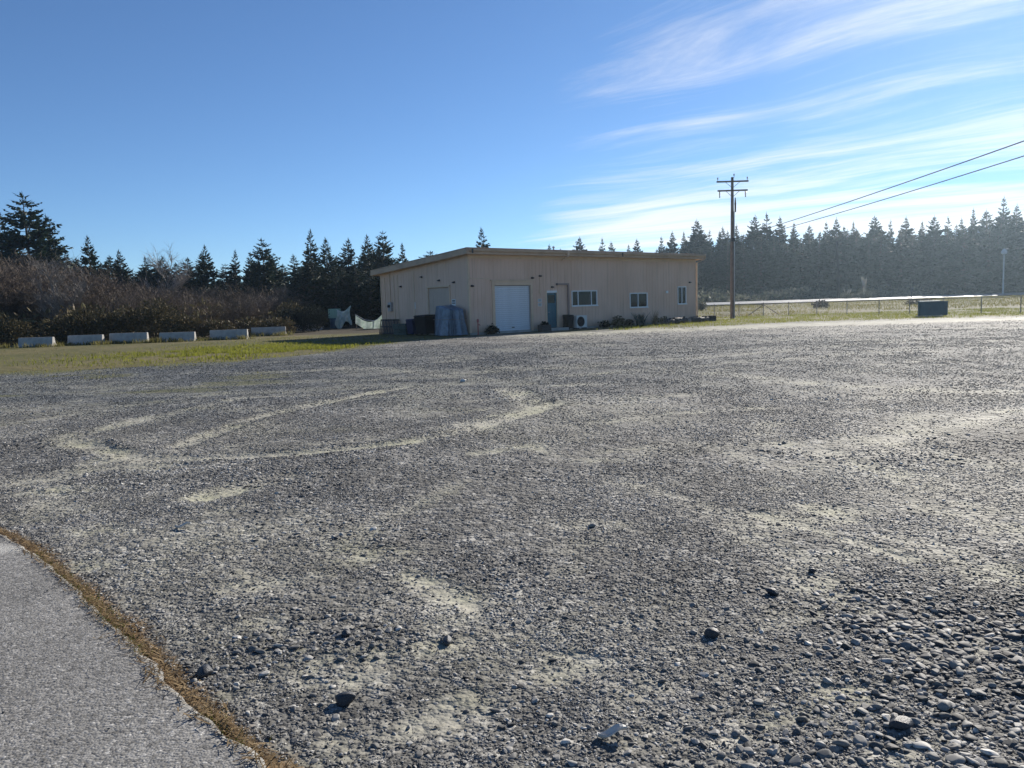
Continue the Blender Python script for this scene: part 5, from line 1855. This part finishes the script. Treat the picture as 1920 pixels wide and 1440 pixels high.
tp = empty('tarp_pile', hw(-0.75, 0.95), BR)
tag(tp, 'tall pile under a blue-grey tarp with hanging folds at the front left building corner', 'tarp')
link('tarp_cover', tarp_pile(), tp)
MB().tube([(0.64 * math.copysign(abs(math.cos(a)) ** .42, math.cos(a)), 1.06 * math.copysign(abs(math.sin(a)) ** .42, math.sin(a)), 0.95) for a in np.linspace(0, 2 * PI, 49)], 0.012, 5, False).build('rope', M['wood'], tp)
rp = empty('hydrant_post', hw(0.35, -0.3), BR)
tag(rp, 'small faded red standpipe at the front corner beside the tarp', 'standpipe')
MB().lathe([(0.06, 0), (0.06, 0.05), (0.035, 0.06), (0.035, 0.72), (0.07, 0.74), (0.07, 0.86), (0.02, 0.92)], 12).build('pipe', M['red'], rp, True)
MB().tube([(0, -0.03, 0.6), (0, -0.16, 0.6), (0, -0.2, 0.52)], 0.025, 8).build('tap', M['red'], rp, True)
MB().tube([(-0.07, 0, 0.9), (0.07, 0, 0.9)], 0.012, 6).build('tap_handle', M['dark_metal'], rp)


def small_plant(name, loc, h, n, w, mat, label, seed, blade_w=0.03, cat='plant', lean=0.6):
    r = np.random.default_rng(seed)
    pos = np.zeros((n, 3))
    pos[:, :2] = r.normal(0, w * 0.25, (n, 2))
    V, Fs = blades(n, pos, r.uniform(0.5, 1.0, n) * h, np.full(n, blade_w), lean, seed + 1)
    o = link(name, np_mesh(name, V, Fs, M[mat]), None, loc)
    return tag(o, label, cat)


def small_bush(name, loc, rx, rz_, n, size, mat, label, seed, cat='shrub'):
    t = empty(name, loc)
    link('stem', stems_mesh(seed, rz_ * 1.3, 5, rx * 0.6, 0.012), t)
    link('foliage', leaf_cloud(seed + 1, [(0, 0, rz_ * 0.8, rx, rx * 0.8, rz_), (rx * 0.5, 0.1, rz_ * 0.6, rx * 0.6, rx * 0.6, rz_ * 0.7)], n, size, mat), t)
    return tag(t, label, cat)


small_bush('shrub', hw(1.35, -0.35), 0.35, 0.3, 350, 0.12, 'darkleaf', 'small dark weed bush left of the white roller door', 521)
small_bush('shrub', hw(10.6, -0.6), 0.4, 0.25, 400, 0.11, 'darkleaf', 'lowest small shrub below the three-pane window', 523)
small_bush('shrub', hw(11.9, -0.6), 0.45, 0.4, 500, 0.12, 'brush', 'dark brownish shrub right of the three-pane window', 525)
small_bush('shrub', hw(12.6, -0.9), 0.4, 0.26, 400, 0.11, 'darkleaf', 'small dark shrub just left of the spiky yucca', 527)
small_plant('yucca', hw(13.9, -0.8), 1.0, 90, 0.5, 'yucca', 'spiky blue-green yucca below the two-pane window', 531, 0.035, 'yucca', 0.55)
small_plant('dry_plant', hw(15.6, -0.7), 1.15, 60, 0.5, 'litter', 'tall dry brown stalks right of the yucca', 533, 0.015, 'dry plant', 0.35)
small_bush('shrub', hw(16.4, -0.7), 0.4, 0.28, 380, 0.11, 'brush', 'low shrub between the dry stalks and the driftwood logs', 535)


def log(u, v, L, r, rz, label, mat='wood', seed=0):
    q = random.Random(seed)
    pts = [(-L / 2 + L * k / 6, q.uniform(-0.04, 0.04), r * 0.9 + q.uniform(-0.02, 0.03)) for k in range(7)]
    t = link('log', MB().tube(pts, [r * q.uniform(0.8, 1.1) for _ in pts], 9).mesh('log', M[mat], True), None, hw(u, v), (0, 0, BR + rz))
    b = MB().tube([(L * 0.2, 0, r), (L * 0.24, -0.1, r * 2.2)], [r * 0.45, r * 0.3], 6).build('branch_stub', M[mat], t)
    return tag(t, label, 'log')


log(16.6, -1.2, 1.3, 0.2, 0.1, 'first driftwood log of the row, nearest the dry stalks', 'darkwood', 1)
log(17.7, -1.25, 1.2, 0.22, -0.12, 'second driftwood log of the row along the wall', 'darkwood', 2)
log(18.6, -1.2, 1.0, 0.16, 0.2, 'third, palest driftwood log of the row along the wall', 'wood', 3)
log(19.4, -1.15, 1.1, 0.23, -0.05, 'fourth driftwood log of the row, below the narrow window', 'darkwood', 4)
log(20.4, -1.2, 1.2, 0.2, 0.12, 'last driftwood log of the row, next to the black trough', 'darkwood', 5)
planter('planter', hw(21.5, -0.9), BR, 1.1, 0.5, 0.42, 'black trough planter at the right corner of the building', 'black', 541, False)

# netting, drum and crate far left behind the building
nd_ = empty('drum', (-15.75, 69.5, 0.0))
tag(nd_, 'dark blue drum standing under the pale green crate at the left end of the netting', 'drum')
MB().lathe([(0.44, 0), (0.46, 0.02), (0.46, 0.3), (0.48, 0.32), (0.48, 0.36), (0.46, 0.38), (0.46, 0.7), (0.48, 0.72), (0.46, 0.76), (0.46, 0.98), (0.43, 1.0)], 20).build('body', M['tote_blue'], nd_, True)
MB().lathe([(0.475, 0.985), (0.475, 1.03), (0.44, 1.035)], 20).build('lid', M['tote_blue'], nd_, True)
cr = empty('crate', (-15.75, 69.5, 1.04))
tag(cr, 'pale green slatted crate sitting on the dark blue drum', 'crate')
MB().box(-0.47, 0.47, -0.4, 0.4, 0.0, 0.05).build('crate_floor', M['tote_green'], cr)
for k in range(7):
    a = -0.47 + k * 0.14
    MB().box(a, a + 0.09, -0.4, -0.375, 0.05, 0.82).build('slat', M['tote_green'], cr)
    MB().box(a, a + 0.09, 0.375, 0.4, 0.05, 0.82).build('slat', M['tote_green'], cr)
for x_ in (-0.47, 0.445):
    for z_ in (0.2, 0.5, 0.74):
        MB().box(x_, x_ + 0.025, -0.37, 0.37, z_, z_ + 0.08).build('slat', M['tote_green'], cr)


def cloth(P, name, parent=None, nx=40, ny=16):
    V = np.array([P(i / (nx - 1), j / (ny - 1)) for j in range(ny) for i in range(nx)])
    i = np.arange(nx * ny).reshape(ny, nx)
    F = np.stack([i[:-1, :-1], i[:-1, 1:], i[1:, 1:], i[1:, :-1]], -1).reshape(-1, 4)
    o = link(name, np_mesh(name, V, F, M['net'], True), parent)
    sm = o.modifiers.new('thick', 'SOLIDIFY')
    sm.thickness = 0.01
    return o


def post(parent, x, y, h, z=0.0):
    return MB().tube([(x, y, z), (x, y, h)], 0.05, 8).build('post', M['darkwood'], parent)


na = empty('netting', (-14.5, 68.0, 0))
tag(na, 'white net sheet bunched over posts beside the pale green crate', 'netting')
for x_, h in ((-0.6, 1.75), (0.35, 1.8)):
    post(na, x_, 0.05, h)
cloth(lambda s, t: (-0.75 + 1.3 * s + 0.1 * math.sin(t * 5 + s * 3), -0.25 * t - 0.12 * math.sin(s * 19 + t * 2) * t, 1.85 - 0.25 * math.sin(s * PI * 1.4) - 1.7 * t * (0.8 + 0.2 * math.sin(s * 8))), 'net', na)
nb_ = empty('netting', (-11.6, 65.6, 0))
tag(nb_, 'white net hanging in a deep swag up to the building\'s left end', 'netting')
for x_, h in ((-1.5, 1.3), (0.05, 0.8), (1.35, 1.9)):
    post(nb_, x_, 0.06, h)
cloth(lambda s, t: (-1.5 + 2.9 * s, -0.15 * t - 0.1 * math.sin(s * 23 + t) * t, 1.25 + 0.85 * s ** 3 - 0.75 * math.sin(s * PI) * (1 - 0.2 * s) - t * (0.45 + 1.2 * s ** 2 * 0.95 + 0.25 * (1 - s))), 'net', nb_, 56, 16)
cloth(lambda s, t: (0.85 + 0.75 * s, -0.3 - 0.2 * t - 0.08 * math.sin(s * 17) * t, 2.0 - 0.25 * abs(s - 0.6) - 1.8 * t), 'net', nb_, 24, 16)
MB().tube([(-1.5, -0.05, 1.3), (-0.7, -0.06, 0.82), (0.1, -0.06, 0.72), (0.8, -0.06, 1.1), (1.35, -0.05, 1.9)], 0.02, 6).build('rope', M['white'], nb_)
pk = empty('plank_stack', (-17.2, 67.4, 0), 0.1)
tag(pk, 'pale sawn planks stacked on the ground left of the blue drum', 'planks')
for k in range(5):
    MB().box(-0.9 + 0.05 * (k % 2), 0.9 - 0.07 * (k % 3), -0.18 + 0.03 * (k % 2), 0.14, 0.02 + k * 0.09, 0.1 + k * 0.09).build('plank', M['plank'], pk)


# ------------------------------------------------------------------ concrete barriers
def barrier_mesh(L):
    prof = [(-0.28, 0), (-0.28, 0.1), (-0.16, 0.28), (-0.1, 0.7), (-0.08, 0.74), (0.08, 0.74), (0.1, 0.7), (0.16, 0.28), (0.28, 0.1), (0.28, 0)]
    n = len(prof)
    m = MB()
    vs, fs = [], []
    xs = [-L / 2, -L / 2 + 0.03, L / 2 - 0.03, L / 2]
    for k, x in enumerate(xs):
        s = 0.96 if k in (0, 3) else 1.0
        vs += [(x, a * s, b * (0.985 if k in (0, 3) else 1.0)) for a, b in prof]
    for k in range(3):
        for i in range(n):
            fs.append((k * n + i, k * n + (i + 1) % n, (k + 1) * n + (i + 1) % n, (k + 1) * n + i))
    fs += [tuple(range(n)), tuple(range(4 * n - 1, 3 * n - 1, -1))]
    return m.add(vs, fs).mesh('barrier_body', M['concrete'])


BAR = barrier_mesh(2.5)
slot = MB().box(-0.25, 0.25, -0.3, -0.255, 0.0, 0.075).mesh('drain_slot', M['black'])
loop = MB().tube([(0, 0, 0.70), (0, 0, 0.8), (0.06, 0, 0.83), (0.12, 0, 0.8), (0.12, 0, 0.70)], 0.012, 5).mesh('lifting_loop', M['dark_metal'])
BL = [(-29.8, 48.5, -0.09, 'leftmost'), (-27.3, 49.6, -0.08, 'second from the left'), (-24.8, 50.15, 0.0, 'third from the left'),
      (-21.7, 50.3, 0.0, 'fourth from the left, standing alone'), (-18.75, 51.4, 0.06, 'fifth from the left'),
      (-17.85, 57.0, 0.2, 'sixth from the left, half hidden by grass'), (-17.3, 66.0, 0.03, 'farthest and rightmost, under the dark round bush')]
for x, y, rz, w in BL:
    b = empty('concrete_barrier', (x, y, -0.05), rz)
    b.scale = (0.95 + 0.04 * math.sin(x * 7), 1.0, 0.9 + 0.05 * math.sin(x * 3))
    tag(b, 'grey concrete barrier, ' + w, 'barrier', 'concrete barriers along the thicket')
    link('barrier_body', BAR, b)
    link('lifting_loop', loop, b, (-0.9, 0, 0))
    link('lifting_loop', loop, b, (0.8, 0, 0))
    for s in (-0.6, 0.6):
        MB().box(s - 0.2, s + 0.2, -0.29, -0.2, -0.001, 0.07).build('drain_slot', M['black'], b)
tr_ = MB()
# ------------------------------------------------------------------ utility pole and wires
PX, PY = 18.11, 62.84
pole = empty('utility_pole', (PX, PY, 0))
tag(pole, 'tall wooden utility pole with two crossarms right of the building', 'utility pole')
MB().tube([(0, 0, -0.3), (0, 0, 4), (0.02, 0, 8), (0.03, 0, 11.3)], [0.165, 0.15, 0.13, 0.105], 14).build('post', M['polewood'], pole, True)
for z, L, hang in ((10.95, 1.27, False), (10.24, 1.2, True)):
    arm = MB().box(-L, L, -0.22, -0.12, z - 0.06, z + 0.06).build('crossarm', M['polewood'], pole)
    for s in (-1, 1):
        MB().tube([(s * L * 0.45, -0.2, z - 0.05), (0.02 * s, -0.16, z - 0.5)], 0.018, 5).build('brace', M['dark_metal'], arm)
        for xx in ((0.93,) if not hang else (0.86,)):
            if hang:
                MB().lathe([(0.02, 0), (0.06, -0.03), (0.03, -0.07), (0.07, -0.12), (0.03, -0.18), (0.07, -0.24), (0.03, -0.3), (0.05, -0.45), (0.02, -0.5)][::-1], 10,
                           (s * L * xx, -0.17, z - 0.06)).build('insulator', M['porcelain'], arm, True)
            else:
                MB().lathe([(0.02, 0), (0.02, 0.12), (0.06, 0.13), (0.045, 0.18), (0.06, 0.22), (0.03, 0.28)], 10, (s * L * xx, -0.17, z + 0.06)).build('insulator', M['porcelain'], arm, True)
MB().lathe([(0.02, 0), (0.02, 0.16), (0.06, 0.17), (0.045, 0.22), (0.06, 0.26), (0.03, 0.32)], 10, (0.14, -0.1, 11.25)).build('insulator', M['porcelain'], pole, True)
MB().lathe([(0.05, 0), (0.07, 0.05), (0.07, 0.6), (0.09, 0.65), (0.07, 0.7), (0.04, 1.1), (0.02, 1.15)], 12, (0.25, -0.06, 8.55)).build('cable_termination', M['dark_metal'], pole, True)
MB().box(-0.16, 0.16, -0.3, -0.14, 6.2, 6.5).build('wire_bracket', M['dark_metal'], pole)
MB().tube([(0.17, -0.05, 0.1), (0.16, -0.05, 4.0), (0.17, -0.05, 8.6)], 0.035, 6).build('riser_conduit', M['metal'], pole)


def wire(name, a, b, sag, r, label):
    pts = []
    for k in range(33):
        t = k / 32
        p = Vector(a).lerp(Vector(b), t)
        p.z -= 4 * sag * t * (1 - t)
        pts.append(p)
    o = MB().tube(pts, r, 6).build(name, M['wire'], None)
    return tag(o, label, 'wire')


P2 = (18.2, 3.0)
p2 = empty('utility_pole', (P2[0], P2[1], 0))
tag(p2, 'near utility pole carrying the two wires, standing off to the right', 'utility pole')
MB().tube([(0, 0, -0.3), (0, 0, 5), (0, 0, 9.5)], [0.2, 0.17, 0.14], 12).build('post', M['polewood'], p2, True)
MB().box(-0.16, 0.16, 0.13, 0.28, 6.9, 7.9).build('wire_bracket', M['dark_metal'], p2)
wire('power_wire', (PX + 0.05, PY - 0.25, 6.45), (P2[0], P2[1] + 0.2, 7.55), 0.32, 0.02, 'upper of the two dark wires running from the pole to the upper right')
wire('power_wire', (PX + 0.1, PY - 0.25, 6.2), (P2[0] + 0.1, P2[1] + 0.2, 6.95), 0.36, 0.018, 'lower of the two dark wires running from the pole to the upper right')

# ------------------------------------------------------------------ wire fence
FP = [(16.2, 69.6), (18.6, 70.2), (21.0, 70.7), (23.4, 71.2), (25.0, 69.2), (26.7, 67.1), (28.4, 65.0), (30.1, 62.9), (31.6, 61.0), (33.2, 59.1),
      (34.9, 57.1), (36.5, 55.1), (38.2, 53.1), (39.8, 51.1), (41.5, 49.1)]
fence = empty('wire_fence', (FP[0][0], FP[0][1], 0))
tag(fence, 'low chain-link fence with steel posts along the far edge of the lot', 'fence')
O = Vector((FP[0][0], FP[0][1], 0))
pm = MB().lathe([(0.035, -0.2), (0.035, 1.16), (0.045, 1.17), (0.01, 1.22)], 8).mesh('post', M['fence_metal'], True)
for p in FP:
    link('post', pm, fence, (p[0] - O.x, p[1] - O.y, float(gz(*p))))
for a, b in zip(FP[:-1], FP[1:]):
    a3 = Vector((a[0], a[1], float(gz(*a)))) - O
    b3 = Vector((b[0], b[1], float(gz(*b)))) - O
    up = Vector((0, 0, 1))
    MB().tube([a3 + up * 1.13, b3 + up * 1.13], 0.021, 6).build('top_rail', M['fence_metal'], fence)
    V, F_ = [], []
    Ld = (b3 - a3).length
    dx = (b3 - a3) / Ld
    nrm = dx.cross(up)
    H0, H1 = 0.04, 1.11
    stp = 0.085
    k = -(H1 - H0)
    while k < Ld:
        for sgn_ in (1, -1):
            s0, s1 = (k, k + (H1 - H0))
            z0, z1 = (H0, H1) if sgn_ > 0 else (H1, H0)
            # clip to the bay
            t0 = max(0, (0 - s0) / (s1 - s0))
            t1 = min(1, (Ld - s0) / (s1 - s0))
            if t1 - t0 < 0.02:
                continue
            p = a3 + dx * (s0 + (s1 - s0) * t0) + up * (z0 + (z1 - z0) * t0) + nrm * 0.003 * sgn_
            q = a3 + dx * (s0 + (s1 - s0) * t1) + up * (z0 + (z1 - z0) * t1) + nrm * 0.003 * sgn_
            d = (q - p).normalized()
            w = d.cross(nrm).normalized() * 0.0028
            h_ = nrm * 0.0028
            n0 = len(V)
            V += [p + w, p - w * .5 + h_, p - w * .5 - h_, q + w, q - w * .5 + h_, q - w * .5 - h_]
            F_ += [(n0, n0 + 1, n0 + 4, n0 + 3), (n0 + 1, n0 + 2, n0 + 5, n0 + 4), (n0 + 2, n0, n0 + 3, n0 + 5)]
        k += stp
    tag(link('wire_mesh', np_mesh('wire_mesh', np.array([tuple(v) for v in V]), np.array(F_), M['fence_metal']), fence), kind='stuff')
# corner braces
c3 = Vector((FP[3][0], FP[3][1], 0)) - O
for e in (FP[2], FP[4]):
    e3 = Vector((e[0], e[1], 0)) - O
    MB().tube([c3 + Vector((0, 0, 1.0)), c3.lerp(e3, 0.62) + Vector((0, 0, 0.08))], 0.035, 6).build('corner_brace', M['darkwood'], fence)

# electrical cabinets at the lot's edge
cab = empty('electrical_cabinet', (28.6, 52.6, 0), -0.32)
cab.scale = (0.86, 0.86, 0.92)
tag(cab, 'nearer, larger dark teal steel cabinet in front of the wire fence', 'cabinet')
MB().box(-0.85, 0.85, -0.6, 0.6, -0.1, 0.1).build('pad', M['concrete'], cab)
MB().box(-0.74, 0.74, -0.5, 0.5, 0.1, 1.08).build('body', M['cabinet'], cab, bevel=0.015)
MB().hexa([(-0.78, -0.56, 1.085), (0.78, -0.56, 1.085), (0.78, 0.54, 1.085), (-0.78, 0.54, 1.085), (-0.74, -0.5, 1.14), (0.74, -0.5, 1.14), (0.74, 0.5, 1.18), (-0.74, 0.5, 1.18)]).build('lid', M['cabinet'], cab)
for s in (-0.7, 0.02):
    MB().box(s, s + 0.68, -0.53, -0.502, 0.16, 1.03).build('door', M['cabinet'], cab)
MB().box(-0.06, -0.03, -0.56, -0.531, 0.5, 0.68).build('handle', M['dark_metal'], cab)
cab2 = empty('electrical_cabinet', (30.9, 55.4, 0), -0.32)
cab2.scale = (0.85, 0.85, 0.95)
tag(cab2, 'smaller dark cabinet standing just right of and behind the nearer cabinet', 'cabinet')
MB().box(-0.5, 0.5, -0.4, 0.4, 0, 1.0).build('body', M['cabinet'], cab2, bevel=0.015)
MB().box(-0.54, 0.54, -0.45, 0.44, 1.003, 1.06).build('lid', M['cabinet'], cab2)
MB().box(-0.45, 0.45, -0.43, -0.402, 0.08, 0.95).build('door', M['cabinet'], cab2)
MB().box(0.3, 0.33, -0.46, -0.431, 0.45, 0.62).build('handle', M['dark_metal'], cab2)

# ------------------------------------------------------------------ beyond the fence
lp = empty('lamp_post', (60.9, 143.0, float(gz(60.9, 143.0))))
tag(lp, 'thin dark pole standing before the far wood, beside the pale plumes', 'pole')
MB().tube([(0, 0, 0), (-0.15, 0, 5), (-0.45, 0, 10.6)], [0.3, 0.26, 0.2], 8).build('post', M['black'], lp)
MB().box(-0.45, 0.6, -0.06, 0.06, 10.55, 10.67).build('arm', M['dark_metal'], lp)
lp2 = empty('lamp_post', (94.5, 148.0, float(gz(94.5, 148))))
tag(lp2, 'pale pole with a light-coloured lamp head at the far right before the wood', 'pole')
MB().tube([(0, 0, 0), (0, 0, 8.2)], [0.15, 0.11], 8).build('post', M['metal'], lp2)
MB().lathe([(0.12, 0), (0.5, 0.25), (0.55, 0.6), (0.3, 1.0), (0.1, 1.2)], 14, (0, 0, 7.6)).build('lamp_head', M['lamp_glass'], lp2, True)
MB().tube([(0, 0, 8.6), (0.8, 0, 8.8)], 0.05, 6).build('arm', M['metal'], lp2)
sp = empty('road_sign_post', (70.0, 134.5, float(gz(70, 134.5))))
tag(sp, 'short dark roadside post with a small plate beside the highway', 'post')
MB().tube([(0, 0, 0), (0, 0, 1.9)], 0.06, 6).build('post', M['dark_metal'], sp)
MB().box(-0.3, 0.3, -0.09, -0.062, 1.3, 1.9).build('plate', M['dark_metal'], sp)
for i, (x, y, h, lab) in enumerate(((64.4, 140.0, 4.2, 'pale pampas grass with tall white plumes beyond the highway'),
                                    (61.8, 141.5, 2.2, 'lower pale grass clump left of the tall white plumes'))):
    t = empty('pampas_grass', (x, y, float(gz(x, y))))
    n = 260
    r2 = np.random.default_rng(600 + i)
    V, Fs = blades(n, np.concatenate([r2.normal(0, 0.35, (n, 2)), np.zeros((n, 1))], 1), r2.uniform(1.0, 2.2, n) * (h / 4.2) ** 0.5, np.full(n, 0.04), 1.1, 610 + i)
    link('leaves', np_mesh('leaves', V, Fs, M['scrub']), t)
    for k in range(13 if i == 0 else 6):
        a, b = r2.uniform(-0.5, 0.5), r2.uniform(-0.4, 0.4)
        hh = h * r2.uniform(0.75, 1.0)
        MB().tube([(a * 0.3, b * 0.3, 0), (a, b, hh * 0.6), (a * 1.3, b * 1.3, hh * 0.8), (a * 1.5, b * 1.5, hh)], [0.015, 0.02, 0.09, 0.015], 6).build('plume', M['plume'], t, True)
    tag(t, lab, 'grass clump')
small_bush('shrub', (23.6, 96.0, 0.3), 0.9, 0.7, 500, 0.2, 'scrub', 'grey shrub behind the fence at the building\'s right corner', 551)
small_bush('shrub', (37.0, 92.0, 0.3), 1.0, 0.45, 500, 0.2, 'darkleaf', 'low dark shrub in the meadow beyond the corner braces', 553)
small_bush('shrub', (51.5, 97.0, 0.3), 1.8, 0.28, 700, 0.22, 'brush', 'broad dark brown patch of brush in the meadow', 555)

# ------------------------------------------------------------------ air
def haze():
    m, n, o = new_mat('haze_air')
    v = nd(n, 'ShaderNodeVolumePrincipled', {'Color': (0.62, 0.82, 1.0, 1), 'Density': 0.0003, 'Anisotropy': 0.76})
    n.links.new(v.outputs[0], o.inputs['Volume'])
    b = MB().box(-260, 300, -40, 290, -1.6, 26.0).build('haze', m)
    tag(b, kind='stuff')
    return b


haze()
